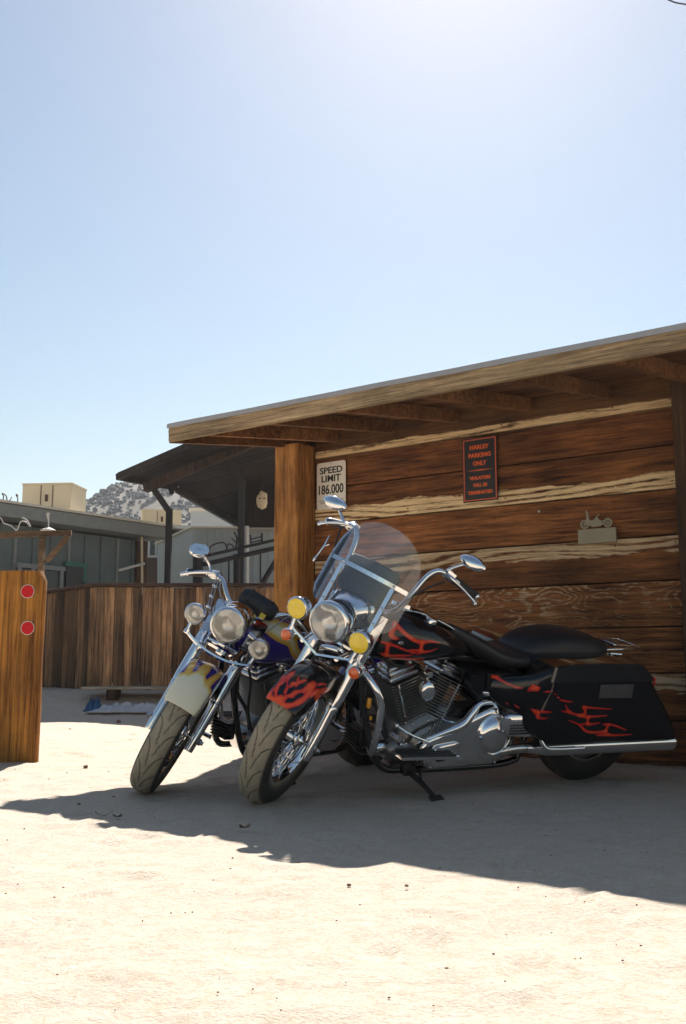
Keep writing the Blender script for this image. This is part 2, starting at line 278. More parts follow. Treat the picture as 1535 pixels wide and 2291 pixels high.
# ------------------------------------------------------------------ mesh helpers
class MB:
    def __init__(s): s.v = []; s.f = []; s.sm = []
    def add(s, v, f, smooth=True):
        o = len(s.v); s.v += [tuple(x) for x in v]; s.f += [tuple(i+o for i in q) for q in f]; s.sm += [smooth]*len(f); return s
    def box(s, c, size, M=None, bev=0.):
        cx, cy, cz = c; a, b_, d = [x/2 for x in size]
        if bev <= 0:
            v = [(cx+i*a, cy+j*b_, cz+k*d) for i in (-1, 1) for j in (-1, 1) for k in (-1, 1)]
            f = [(0, 1, 3, 2), (4, 6, 7, 5), (0, 4, 5, 1), (2, 3, 7, 6), (0, 2, 6, 4), (1, 5, 7, 3)]
        else:
            bev = min(bev, a*.95, b_*.95, d*.95)
            v = []; idx = {}
            for i in (-1, 1):
                for j in (-1, 1):
                    for k in (-1, 1):
                        for q in range(3):
                            w = [a-bev, b_-bev, d-bev]; w[q] += bev
                            idx[(i, j, k, q)] = len(v); v.append((cx+i*w[0], cy+j*w[1], cz+k*w[2]))
            f = []
            I = idx
            for q in range(3):
                r_, u_ = [(1, 2), (2, 0), (0, 1)][q]
                for sg in (-1, 1):
                    ring = []
                    for (x, y) in ((-1, -1), (1, -1), (1, 1), (-1, 1)):
                        t_ = [0, 0, 0]; t_[q] = sg; t_[r_] = x; t_[u_] = y; ring.append(I[(t_[0], t_[1], t_[2], q)])
                    f.append(tuple(ring if sg > 0 else ring[::-1]))
            for q in range(3):       # edges along axis q
                r_, u_ = [(1, 2), (2, 0), (0, 1)][q]
                for x in (-1, 1):
                    for y in (-1, 1):
                        def K(e, qq):
                            t_ = [0, 0, 0]; t_[q] = e; t_[r_] = x; t_[u_] = y; return I[(t_[0], t_[1], t_[2], qq)]
                        ring = [K(-1, r_), K(1, r_), K(1, u_), K(-1, u_)]
                        f.append(tuple(ring if x*y < 0 else ring[::-1]))
            for i in (-1, 1):
                for j in (-1, 1):
                    for k in (-1, 1):
                        ring = [I[(i, j, k, 0)], I[(i, j, k, 1)], I[(i, j, k, 2)]]
                        f.append(tuple(ring if i*j*k > 0 else ring[::-1]))
        if M is not None: v = [tuple(M @ Vector(p)) for p in v]
        return s.add(v, f, False)
    def beam(s, a, b_, w, h, up=(0, 0, 1), bev=0.):
        a = Vector(a); b_ = Vector(b_); d = (b_-a); L = d.length; x = d.normalized(); u = Vector(up)
        y = u.cross(x)
        if y.length < 1e-4: y = Vector((0, 1, 0)).cross(x)
        y.normalize(); z = x.cross(y)
        M = Matrix(((x.x, y.x, z.x, a.x), (x.y, y.y, z.y, a.y), (x.z, y.z, z.z, a.z), (0, 0, 0, 1)))
        return s.box((L/2, 0, 0), (L, w, h), M, bev)
    def tube(s, pts, r, n=10, closed=False, caps=True, spline=True):
        pts = [Vector(p) for p in pts]; rr = list(r) if hasattr(r, '__len__') else [r]*len(pts)
        if spline and len(pts) > 2:
            P_, R_ = [], []
            L = len(pts); rng = range(L if closed else L-1)
            for i in rng:
                g = lambda k: pts[k % L] if closed else pts[max(0, min(L-1, k))]
                p0, p1, p2, p3 = g(i-1), g(i), g(i+1), g(i+2)
                r1 = rr[i % L]; r2 = rr[(i+1) % L] if closed else rr[min(L-1, i+1)]
                for k in range(6):
                    t_ = k/6; a_ = t_*t_; b3 = a_*t_
                    P_.append(.5*((2*p1)+(p2-p0)*t_+(2*p0-5*p1+4*p2-p3)*a_+(3*p1-p0-3*p2+p3)*b3)); R_.append(r1+(r2-r1)*t_)
            if not closed: P_.append(pts[-1]); R_.append(rr[-1])
            pts, rr = P_, R_
        V = []; F = []; L = len(pts); prev = None
        for i, p in enumerate(pts):
            if closed: d = pts[(i+1) % L]-pts[i-1]
            else: d = pts[min(L-1, i+1)]-pts[max(0, i-1)]
            if d.length < 1e-9: d = Vector((0, 0, 1))
            d.normalize()
            if prev is None:
                u = d.orthogonal().normalized()
            else:
                u = (prev-d*prev.dot(d)); u = u.normalized() if u.length > 1e-6 else d.orthogonal().normalized()
            prev = u; w = d.cross(u)
            for k in range(n):
                a = 2*math.pi*k/n; V.append(p+(u*math.cos(a)+w*math.sin(a))*rr[i])
        for i in range(L if closed else L-1):
            j = (i+1) % L
            for k in range(n):
                F.append((i*n+k, i*n+(k+1) % n, j*n+(k+1) % n, j*n+k))
        s.add(V, F, True)
        if caps and not closed:
            s.add(V[:n], [tuple(range(n))[::-1]], False); s.add(V[-n:], [tuple(range(n))], False)
        return s
    def lathe(s, prof, origin=(0, 0, 0), axis=(0, 0, 1), n=32, smooth=True, sx=1., ref=None):
        """prof: (radius, distance along axis)"""
        o = Vector(origin); z = Vector(axis).normalized(); x = (Vector(ref)-z*Vector(ref).dot(z)).normalized() if ref else z.orthogonal().normalized(); y = z.cross(x)
        V = []; F = []; m_ = len(prof)
        for (r_, h) in prof:
            for k in range(n):
                a = 2*math.pi*k/n; V.append(o+z*h+x*(r_*math.cos(a)*sx)+y*(r_*math.sin(a)))
        for i in range(m_-1):
            for k in range(n): F.append((i*n+k, i*n+(k+1) % n, (i+1)*n+(k+1) % n, (i+1)*n+k))
        return s.add(V, F, smooth)
    def prism(s, poly, M=None, y0=0., y1=.1, smooth=False, dome=()):
        """polygon in local x,z pushed from y0 to y1; dome: extra rings (scale, y)"""
        n = len(poly); cx = sum(p[0] for p in poly)/n; cz = sum(p[1] for p in poly)/n
        rings = [(1, y0), (1, y1)]+list(dome)
        V = [(cx+(p[0]-cx)*sc, y, cz+(p[1]-cz)*sc) for sc, y in rings for p in poly]
        F = []
        for i in range(len(rings)-1):
            for k in range(n): F.append((i*n+k, i*n+(k+1) % n, (i+1)*n+(k+1) % n, (i+1)*n+k))
        F.append(tuple(range(n))[::-1]); F.append(tuple(range((len(rings)-1)*n, len(rings)*n)))
        if M is not None: V = [tuple(M @ Vector(p)) for p in V]
        return s.add(V, F, smooth)
    def loft(s, rings, smooth=True, caps=True):
        n = len(rings[0]); V = [p for r_ in rings for p in r_]; F = []
        for i in range(len(rings)-1):
            for k in range(n): F.append((i*n+k, i*n+(k+1) % n, (i+1)*n+(k+1) % n, (i+1)*n+k))
        if caps: F.append(tuple(range(n))[::-1]); F.append(tuple(range((len(rings)-1)*n, len(rings)*n)))
        return s.add(V, F, smooth)
    def ball(s, c, r, n=16, m_=10):
        rx, ry, rz = r if hasattr(r, '__len__') else (r, r, r)
        V = []; F = []
        for i in range(m_+1):
            ph = math.pi*i/m_
            for k in range(n):
                a = 2*math.pi*k/n; V.append((c[0]+rx*math.sin(ph)*math.cos(a), c[1]+ry*math.sin(ph)*math.sin(a), c[2]+rz*math.cos(ph)))
        for i in range(m_):
            for k in range(n): F.append((i*n+k, (i+1)*n+k, (i+1)*n+(k+1) % n, i*n+(k+1) % n))
        return s.add(V, F, True)
    def build(s, name, mat, parent=None, M=None, fix=True):
        me = bpy.data.meshes.new(name); me.from_pydata(s.v, [], s.f); me.polygons.foreach_set('use_smooth', s.sm); me.update()
        me.materials.append(MAT[mat])
        if fix:
            import bmesh
            bm = bmesh.new(); bm.from_mesh(me); bmesh.ops.remove_doubles(bm, verts=bm.verts, dist=1e-6); bmesh.ops.recalc_face_normals(bm, faces=bm.faces); bm.to_mesh(me); bm.free()
            try: me.set_sharp_from_angle(angle=R(38))
            except Exception: pass
        o = bpy.data.objects.new(name, me); COL.objects.link(o)
        if parent: o.parent = parent
        if M is not None: o.matrix_basis = M
        return o
def tag(o, label=None, cat=None, group=None, kind=None):
    if label: o['label'] = label
    if cat: o['category'] = cat
    if group: o['group'] = group
    if kind: o['kind'] = kind
    return o
def empty(name, M, parent=None):
    o = bpy.data.objects.new(name, None); COL.objects.link(o); o.empty_display_size = .1
    if parent: o.parent = parent
    o.matrix_basis = M if isinstance(M, Matrix) else Matrix.Translation(M); return o
def inst(o, M, parent, name=None):
    c = o.copy(); COL.objects.link(c); c.parent = parent; c.matrix_basis = M; return c
def frame(o, x, y, z):
    o, x, y, z = map(Vector, (o, x, y, z))
    return Matrix(((x.x, y.x, z.x, o.x), (x.y, y.y, z.y, o.y), (x.z, y.z, z.z, o.z), (0, 0, 0, 1)))
def paint_attr(o, fn):
    me = o.data; n = len(me.vertices); co_ = np.empty(n*3); me.vertices.foreach_get('co', co_); co_ = co_.reshape(-1, 3)
    a = me.attributes.new('paint', 'FLOAT', 'POINT'); a.data.foreach_set('value', fn(co_).astype(np.float32))
def sdf_strokes(pts, strokes):
    """distance of points (n,d) to tapered strokes [(coords..., radius), ...]"""
    best = np.full(len(pts), 9.); K_ = .013
    for s in strokes:
        s = np.array(s, float)
        # smooth the stroke by Catmull-Rom
        if len(s) > 2:
            q = []
            for i in range(len(s)-1):
                p0, p1, p2, p3 = s[max(0, i-1)], s[i], s[i+1], s[min(len(s)-1, i+2)]
                for k in range(5):
                    u = k/5; q.append(.5*((2*p1)+(p2-p0)*u+(2*p0-5*p1+4*p2-p3)*u*u+(3*p1-p0-3*p2+p3)*u**3))
            q.append(s[-1]); s = np.array(q)
        seg = np.full(len(pts), 9.)
        for a, b_ in zip(s[:-1], s[1:]):
            d = b_[:-1]-a[:-1]; L = max(1e-9, float(d@d)); t_ = np.clip(((pts-a[:-1])@d)/L, 0, 1)
            r_ = a[-1]+(b_[-1]-a[-1])*t_
            dist = np.linalg.norm(pts-a[:-1]-t_[:, None]*d, axis=1)-r_*1.12; seg = np.minimum(seg, dist)
        h_ = np.maximum(K_-np.abs(best-seg), 0)/K_; best = np.minimum(best, seg)-h_*h_*K_*.25
    return best
# ------------------------------------------------------------------ ground
def sstep(a, b_, x):
    t_ = max(0., min(1., (x-a)/(b_-a))); return t_*t_*(3-2*t_)
def ground_z(x, y):
    return .30*sstep(10.8, 12.6, y)
def axis_(lo, hi, a, b_, n, far):
    core = list(np.linspace(a, b_, n)); out = []
    st = core[1]-core[0]; p = a; s_ = st
    while p > lo: s_ *= 1.35; p -= s_; out.append(p)
    out = out[::-1]+core; p = b_; s_ = st
    while p < hi: s_ *= 1.35; p += s_; out.append(p)
    return out
xs = axis_(-1500, 1500, -3.6, 3.6, 230, 0); ys = axis_(-1500, 1500, 1.6, 12.8, 300, 0)
prints = [(random.uniform(-2.2, 2.2), random.uniform(2.2, 9.5), random.uniform(0, math.pi), random.uniform(.05, .11)) for _ in range(230)]
V = []; gx = np.array(xs); gy = np.array(ys)
XX, YY = np.meshgrid(gx, gy); ZZ = np.zeros_like(XX)
for (px_, py_, a_, l_) in prints:
    dx = XX-px_; dy = YY-py_; u = dx*math.cos(a_)+dy*math.sin(a_); w = -dx*math.sin(a_)+dy*math.cos(a_)
    q = (u/l_)**2+(w/(l_*.42))**2
    ZZ += -.015*np.exp(-q*1.4)+.008*np.exp(-((np.sqrt(q)-1.5)/.35)**2)
for j, y in enumerate(ys):
    for i, x in enumerate(xs):
        z = ground_z(x, y)
        if abs(x) < 9 and -2 < y < 16:
            z += .010*(noise.noise((x*.8, y*.8, 0)))+.008*noise.noise((x*3.1, y*3.1, 4))+.008*noise.noise((x*9, y*9, 7))+ZZ[j, i]
        V.append((x, y, z))
nx = len(xs)
F = [(j*nx+i, j*nx+i+1, (j+1)*nx+i+1, (j+1)*nx+i) for j in range(len(ys)-1) for i in range(nx-1)]
g = MB(); g.v = V; g.f = F; g.sm = [True]*len(F)
ground = g.build('ground', 'sand', fix=False); tag(ground, kind='structure')
# loose pebbles
pb = MB()
for _ in range(320):
    y = 1.9+8.8*random.random()**1.3; x = random.uniform(-.36, .36)*y
    r_ = random.uniform(.0012, .0035)*(2. if random.random() < .03 else 1)*(.6+.1*y)
    c_ = (x, y, ground_z(x, y)+.016*noise.noise((x*.8, y*.8, 0))+.008*noise.noise((x*3.1, y*3.1, 4))+r_*.3)
    k = len(pb.v)
    pb.ball(c_, (r_*random.uniform(.8, 1.5), r_*random.uniform(.8, 1.3), r_*random.uniform(.5, .9)), 6, 4)
tag(pb.build('pebbles', 'stone', fix=False), 'small brown pebbles and grit scattered over the pale sand', kind='stuff')
def rock(px, py, r_, name, mat, label, cat, flat=.6, group=None):
    q = P(px, py, 5); d = (q-Vector((0, 0, CAMZ))); t_ = -CAMZ/d.z; c_ = Vector((0, 0, CAMZ))+d*t_
    m_ = MB(); m_.ball((0, 0, 0), (r_, r_*.8, r_*flat), 12, 8)
    m_.v = [tuple(Vector(p)*(1+.35*noise.noise(Vector(p)*(2.2/r_)+Vector((px, 0, 0))))) for p in m_.v]
    o = m_.build(name, mat, M=Matrix.Translation((c_.x, c_.y, r_*flat*.6+ground_z(c_.x, c_.y)+.005))); tag(o, label, cat, group)
rock(265, 1617, .026, 'stone', 'stone', 'rust brown stone on the sunlit sand before the fence shadow', 'stone')
rock(781, 1986, .007, 'stone', 'stone', 'small brown stone below the windshield shadow on the sand', 'stone')
rock(910, 1987, .006, 'stone', 'stone', 'small stone right of the windshield shadow, near the roof shadow edge', 'stone')
rock(192, 1719, .015, 'stone', 'stone', 'brown stone beside the foot of the reflector post', 'stone')
def leaf(px, py, L, a_, label):
    q = P(px, py, 5); d = (q-Vector((0, 0, CAMZ))); t_ = -CAMZ/d.z; c_ = Vector((0, 0, CAMZ))+d*t_
    m_ = MB(); n = 9; top = []; bot = []
    for i in range(n):
        u = i/(n-1); w = L*.26*math.sin(math.pi*u)**.8+.0008; cv = .25*L*(2*u-1)**2
        top.append((u*L-L/2, w, cv+.01)); bot.append((u*L-L/2, -w, cv+.014))
    v = top+bot+[(p[0], p[1], p[2]-.0015) for p in top+bot]; f = []
    for i in range(n-1):
        f += [(i, i+1, n+i+1, n+i), (2*n+i, 3*n+i, 3*n+i+1, 2*n+i+1), (i, 2*n+i, 2*n+i+1, i+1), (n+i, n+i+1, 3*n+i+1, 3*n+i)]
    m_.add(v, f)
    tag(m_.build('dry_leaf', 'dry_leaf', M=Matrix.Translation((c_.x, c_.y, .004)) @ Matrix.Rotation(a_, 4, 'Z')), label, 'dry leaf')
leaf(232, 1833, .07, .3, 'curled dry leaf at the left end of the roof shadow edge')
leaf(262, 1836, .05, -.5, 'smaller curled leaf just right of the one on the shadow edge')
leaf(548, 1861, .06, .9, 'dry leaf standing on the shadow edge below the front wheel')

# ------------------------------------------------------------------ hill and its scrub
def hill_z(x, y):
    ridge = 30.2*math.exp(-((x+35)/24)**2) if x < -35 else 30.2*math.exp(-((x+35)/60)**2)
    ridge = max(ridge, 17*math.exp(-((x+60)/30)**2)*.55)
    prof = math.exp(-((y-165)/46)**2)
    return ridge*prof*(1+.10*noise.noise((x*.05, y*.05, 0)))+1.1*noise.noise((x*.13, y*.13, 3))*prof+.25*prof*noise.noise((x*.6, y*.6, 3))-1.0
hx = np.linspace(-130, 110, 130); hy = np.linspace(60, 260, 90)
hm = MB(); hm.v = [(x, y, hill_z(x, y)) for y in hy for x in hx]; n_ = len(hx)
hm.f = [(j*n_+i, j*n_+i+1, (j+1)*n_+i+1, (j+1)*n_+i) for j in range(len(hy)-1) for i in range(n_-1)]; hm.sm = [True]*len(hm.f)
tag(hm.build('hill', 'hill_soil', fix=False), kind='structure')
sc_ = MB()
for _ in range(9000):
    x = random.uniform(-75, 20); y = random.uniform(95, 172)
    if noise.noise((x*.09, y*.09, 9)) < -.28 and random.random() < .7: continue
    r_ = random.uniform(.14, .48); z = hill_z(x, y)
    if z < 3: continue
    k = len(sc_.v); sc_.ball((x, y, z+r_*.35), (r_, r_, r_*.8), 6, 4)
    for i in range(k, len(sc_.v)):
        p = Vector(sc_.v[i]); sc_.v[i] = tuple(p+Vector((noise.noise(p*2.3), noise.noise(p*2.3+Vector((9, 0, 0))), noise.noise(p*2.3+Vector((0, 9, 0)))))*r_*.6)
tag(sc_.build('hillside_scrub', 'shrub_leaf', fix=False), 'low dark scrub dotted over the pale desert hillside', kind='stuff')

# ------------------------------------------------------------------ dry hazy air
m_ = bpy.data.materials.new('haze'); m_.use_nodes = True; t = m_.node_tree; t.nodes.clear(); out = N(t, 'ShaderNodeOutputMaterial'); pvv = N(t, 'ShaderNodeVolumePrincipled')
pvv.inputs['Color'].default_value = (.92, .95, 1, 1); pvv.inputs['Density'].default_value = .0005; pvv.inputs['Anisotropy'].default_value = .45
t.links.new(pvv.outputs[0], out.inputs['Volume']); MAT['haze'] = m_
tag(MB().box((0, 0, 16.5), (3400, 3400, 38)).build('haze', 'haze'), kind='stuff')
# ------------------------------------------------------------------ timber shed
EAVE = Vector((-1.215, 6.88, 0)); WDIR = Vector((.8097, -.5868, 0)); NDIR = Vector((.5868, .8097, 0))
WALL_D = 1.45
SHED = frame(EAVE+NDIR*WALL_D, WDIR, NDIR, (0, 0, 1))
shed = empty('timber_shed', SHED); tag(shed, 'low brown timber shed with a deep overhanging roof behind the two motorcycles', 'shed')
rows = [(-.02, .28, 'board_plain'), (.28, .57, 'board_worn'), (.57, .86, 'board_plain'), (.86, 1.15, 'board_bleached'), (1.15, 1.44, 'board_worn'),
        (1.44, 1.734, 'board_plain'), (1.734, 2.02, 'board_cream'), (2.02, 2.27, 'board_plain'), (2.27, 2.50, 'board_top')]
def board(x0, x1, z0, z1, mat, y, th=.035, M=None, parent=shed):
    L = x1-x0; h = z1-z0-.011; n = 24; V = []; f = []
    for i in range(n+1):
        u = i/n; x = u*L
        e0 = .0025*noise.noise((x*3, z0*9, 1)); e1 = .0025*noise.noise((x*3, z1*9, 5)); dy = .004*noise.noise((x*1.3, z0*5, 2))
        V += [(x, dy, e0), (x, dy, h+e1), (x, dy+th, h+e1), (x, dy+th, e0)]
    for i in range(n):
        for k in range(4): f.append((i*4+k, i*4+(k+1) % 4, i*4+4+(k+1) % 4, i*4+4+k))
    f += [(3, 2, 1, 0), (n*4, n*4+1, n*4+2, n*4+3)]
    b_ = MB(); b_.add(V, f, False); T = Matrix.Translation((x0, y, z0+.004))
    return b_.build('board', mat, parent, (M @ T) if M is not None else T)
for k, (z0, z1, mt) in enumerate(rows):
    yy = .002+.006*((k*37) % 5)/5
    board(.17, 3.10, z0, z1, mt, yy); board(3.37, 5.1, z0, z1, mt, yy+.004)
nl = None
for z0, z1, _m in rows:
    for s_ in (.26, 1.06, 1.86, 2.66, 3.05):
        for dz in (.05, (z1-z0)-.05):
            M_ = Matrix.Translation((s_+.02*noise.noise((s_*9, z0*7, dz*30)), .001, z0+dz))
            if nl is None: nl = MB().lathe([(0, .004), (.0045, .003), (.0055, -.01)], axis=(0, -1, 0), n=8).build('nail', 'rust_rod', shed, M_)
            else: inst(nl, M_, shed)
side = frame((.03, .05, 0), (0, 1, 0), (-1, 0, 0), (0, 0, 1))
side = Matrix(((0, 1, 0, .0), (1, 0, 0, .06), (0, 0, 1, 0), (0, 0, 0, 1)))
for z0, z1, mt in rows: board(0, 2.9, z0, z1, 'board_plain', 0, M=side)
bk = MB(); bk.box((2.5, .10, 1.22), (4.9, .04, 2.46)); bk.build('wall_backing', 'dark_wood', shed)
def shed_post(x0, x1, y0, y1, z1, label=None):
    p = MB(); n = 10; cx, cy = (x0+x1)/2, (y0+y1)/2; rings = []
    for i in range(n+1):
        z = -.05+(z1+.05)*i/n; e = .004*noise.noise((z*2, x0, 0)); c_ = .012
        a, b_ = (x1-x0)/2+e, (y1-y0)/2
        rings.append([(-a+c_, -b_, z), (a-c_, -b_, z), (a, -b_+c_, z), (a, b_-c_, z), (a-c_, b_, z), (-a+c_, b_, z), (-a, b_-c_, z), (-a, -b_+c_, z)])
    p.loft(rings, False); o = p.build('post', label or 'post_wood', shed, Matrix.Translation((cx, cy, 0)))
    return o
shed_post(-.085, .158, -.215, .02, 2.372); shed_post(3.128, 3.36, -.2, .02, 2.372, 'dark_wood'); shed_post(4.9, 5.1, -.2, .0, 2.372)
SL = .15
def rz(y): return 2.262+SL*(y+WALL_D)          # underside of the roof deck over local y
fb = MB(); fb.beam((.012, -WALL_D-.018, 2.222), (5.3, -WALL_D-.018, 2.222), .036, .104); fb.build('fascia', 'fascia_wood', shed)
rf = MB(); n = 40
for i in range(n):      # roofing sheet with a slightly wavering drip edge
    pass
V = []; f = []
for i in range(n+1):
    x = .0+5.35*i/n; w = .004*noise.noise((x*2, 0, 0)); y0 = -WALL_D-.044
    V += [(x, y0+w, rz(y0)+.008+w), (x, y0+w, rz(y0)+.040+w), (x, 3.1, rz(3.1)+.062), (x, 3.1, rz(3.1)+.028)]
for i in range(n):
    for k in range(4): f.append((i*4+k, i*4+(k+1) % 4, i*4+4+(k+1) % 4, i*4+4+k))
f += [(3, 2, 1, 0), (n*4, n*4+1, n*4+2, n*4+3)]
rf.add(V, f, False); rf.build('roofing', 'grey_roofing', shed)
k = 0; y = -WALL_D+.004
while y < 3.0:           # roof deck boards, running with the eave
    w = .185; yc = y+w/2
    d = MB(); d.beam((-.02, yc, rz(yc)+.012), (5.28, yc, rz(yc)+.012), w-.006, .022, up=(0, -SL, 1)); d.build('deck_board', 'soffit_wood', shed); y += w; k += 1
for s_ in (.38, .93, 1.49, 2.07, 2.65, 3.23, 3.80, 4.4):
    d = MB(); d.beam((s_, -WALL_D+.002, rz(-WALL_D)-.048), (s_, -.006, rz(-.006)-.048), .05, .092); d.build('rafter', 'soffit_wood', shed)
d = MB(); d.beam((-.0, -WALL_D+.002, rz(-WALL_D)-.048), (-.0, 3.0, rz(3.0)-.048), .05, .092); d.build('rafter', 'soffit_wood', shed)

# ------------------------------------------------------------------ writing
def text(s, size, mat, parent, M, width=None, name='lettering', ext=.0012, bold=.0):
    c = bpy.data.curves.new(name, 'FONT'); c.body = s; c.size = size; c.align_x = 'CENTER'; c.align_y = 'CENTER'; c.extrude = ext; c.offset = bold; c.resolution_u = 3
    o = bpy.data.objects.new(name, c); COL.objects.link(o); bpy.context.view_layer.update()
    me = bpy.data.meshes.new_from_object(o.evaluated_get(bpy.context.evaluated_depsgraph_get()))
    bpy.data.objects.remove(o); 
    xs_ = [v.co.x for v in me.vertices]; ys_ = [v.co.y for v in me.vertices]
    cx, cy = (max(xs_)+min(xs_))/2, (max(ys_)+min(ys_))/2; w = max(xs_)-min(xs_); h = max(ys_)-min(ys_)
    for v in me.vertices:
        v.co.x = (v.co.x-cx)*((width/w) if width else 1); v.co.y = (v.co.y-cy)*(size/h)
    me.materials.clear(); me.materials.append(MAT[mat])
    q = bpy.data.objects.new(name, me); COL.objects.link(q); q.parent = parent; q.matrix_basis = M; return q
def sign_panel(name, x0, x1, z0, z1, th, mat, rad, label, cat, D=.0):
    w, h = x1-x0, z1-z0
    root = empty(name, SHED @ frame(((x0+x1)/2, -.012-D, (z0+z1)/2), (1, 0, 0), (0, 0, 1), (0, -1, 0))); tag(root, label, cat)
    poly = []
    for (sx, sy, a0) in ((1, 1, 0), (-1, 1, 90), (-1, -1, 180), (1, -1, 270)):
        for k in range(5):
            a = R(a0+k*22.5); poly.append((sx*(w/2-rad)+rad*math.cos(a), sy*(h/2-rad)+rad*math.sin(a)))
    m_ = MB(); m_.v = [(p[0], p[1], 0) for p in poly]+[(p[0], p[1], th) for p in poly]; n = len(poly)
    m_.f = [tuple(range(n))[::-1], tuple(range(n, 2*n))]+[(i, (i+1) % n, n+(i+1) % n, n+i) for i in range(n)]; m_.sm = [False]*len(m_.f)
    m_.build('panel', mat, root)
    for sy in (1, -1):
        s_ = MB(); s_.lathe([(0, .0045), (.003, .004), (.0048, .002), (.005, 0)], (0, sy*(h/2-.016), th), (0, 0, 1), 10); s_.build('screw', 'chrome_worn', root)
    return root
sp = sign_panel('speed_limit_sign', .2, .486, 1.842, 2.225, .003, 'sign_white', .022, 'cream metal sign reading SPEED LIMIT 186.000 MPS nailed beside the shed post', 'sign')
TZ = .0042
T = lambda x, y: Matrix.Translation((x, y, TZ))
text('SPEED', .054, 'black_ink', sp, T(0, .125), .225, bold=.0012); text('LIMIT', .054, 'black_ink', sp, T(0, .058), .19, bold=.0012)
text('186.000', .078, 'black_ink', sp, T(0, -.03), .245, bold=.0014); text('MPS', .028, 'black_ink', sp, T(0, -.092), .075)
ln = MB(); ln.box((0, -.118, TZ), (.25, .003, .0016)); ln.build('rule_line', 'black_ink', sp)
text("IT'S NOT JUST A GOOD IDEA", .012, 'black_ink', sp, T(0, -.138), .21); text("IT'S THE LAW", .012, 'black_ink', sp, T(0, -.161), .10)
hp = sign_panel('parking_sign', 1.54, 1.82, 1.777, 2.248, .003, 'sign_black', .004, 'tall black parking sign with orange border and orange lettering on the shed wall', 'sign')
bd = MB()
for (cx, cy, w, h) in ((0, .222, .264, .007), (0, -.222, .264, .007), (.1285, 0, .007, .437), (-.1285, 0, .007, .437)): bd.box((cx, cy, TZ), (w, h, .0014))
bd.build('border', 'sign_orange', hp)
text('HARLEY', .034, 'sign_orange', hp, T(0, .165), .155, bold=.0016); text('PARKING', .034, 'sign_orange', hp, T(0, .105), .18, bold=.0016); text('ONLY', .034, 'sign_orange', hp, T(0, .045), .11, bold=.0016)
dm = MB(); dm.v = [(-.105, -.007, TZ), (0, -.001, TZ), (.105, -.007, TZ), (0, -.013, TZ)]; dm.f = [(3, 2, 1, 0)]; dm.sm = [False]
dm = MB(); pr = [(-.105, -.006), (0, -.0005), (.105, -.006), (0, -.0115)]
dm.v = [(a, b_, TZ) for a, b_ in pr]+[(a, b_, TZ+.001) for a, b_ in pr]; dm.f = [(0, 1, 2, 3), (7, 6, 5, 4)]+[(i, 4+i, 4+(i+1) % 4, (i+1) % 4) for i in range(4)]; dm.sm = [False]*6
dm.build('divider', 'sign_orange', hp)
text('VIOLATORS', .026, 'sign_orange', hp, T(0, -.062), .17, bold=.0014); text('WILL BE', .026, 'sign_orange', hp, T(0, -.115), .115, bold=.0014); text('TERMINATED', .026, 'sign_orange', hp, T(0, -.168), .20, bold=.0014)
# cut-out motorcycle plaque
pq = empty('motorcycle_plaque', SHED @ frame((2.548, -.016, 1.462), (1, 0, 0), (0, 0, 1), (0, -1, 0))); tag(pq, 'small tan plaque with a cut-out motorcycle figure, right on the shed wall', 'plaque')
m_ = MB(); m_.box((0, 0, .012), (.262, .098, .022), bev=.002); m_.build('base_block', 'plaque_metal', pq)
def ring(m_, cx, cy, r0, r1, z, th, n=20):
    V = [(cx+r_*math.cos(2*math.pi*k/n), cy+r_*math.sin(2*math.pi*k/n), zz) for r_, zz in ((r0, z), (r1, z), (r1, z+th), (r0, z+th)) for k in range(n)]
    F = [(j*n+k, j*n+(k+1) % n, ((j+1) % 4)*n+(k+1) % n, ((j+1) % 4)*n+k) for j in range(4) for k in range(n)]
    m_.add(V, F, False)
c_ = MB(); 
for cx in (-.085, .075):
    m2 = MB(); ring(m2, cx, .083, .020, .031, .006, .006); 
    for a in range(4): m2.beam((cx-.02*math.cos(a*.785), .083-.02*math.sin(a*.785), .009), (cx+.02*math.cos(a*.785), .083+.02*math.sin(a*.785), .009), .004, .003)
    m2.build('wheel', 'plaque_metal', pq)
body = [(-.085, .083), (-.06, .075), (-.03, .062), (.02, .062), (.045, .075), (.03, .10), (.012, .112), (.0, .135), (-.012, .118), (-.03, .105), (-.05, .11), (-.058, .15), (-.066, .178), (-.075, .17), (-.07, .14), (-.072, .112)]
c_.prism([(a, b_) for a, b_ in body], frame((0, 0, 0), (1, 0, 0), (0, 0, -1), (0, 1, 0)), -.013, -.007); c_.beam((.03, .10, .009), (.062, .096, .009), .005, .005); c_.beam((.0, .13, .009), (.02, .143, .009), .005, .005)
c_.build('figure', 'plaque_metal', pq)
tag(MB().ball((0, 0, 0), .009, 8, 6).build('nail_head', 'pole_white', M=SHED @ Matrix.Translation((2.13, -.012, 1.665))), 'tiny pale button nailed to the dark board left of the plaque', 'nail')

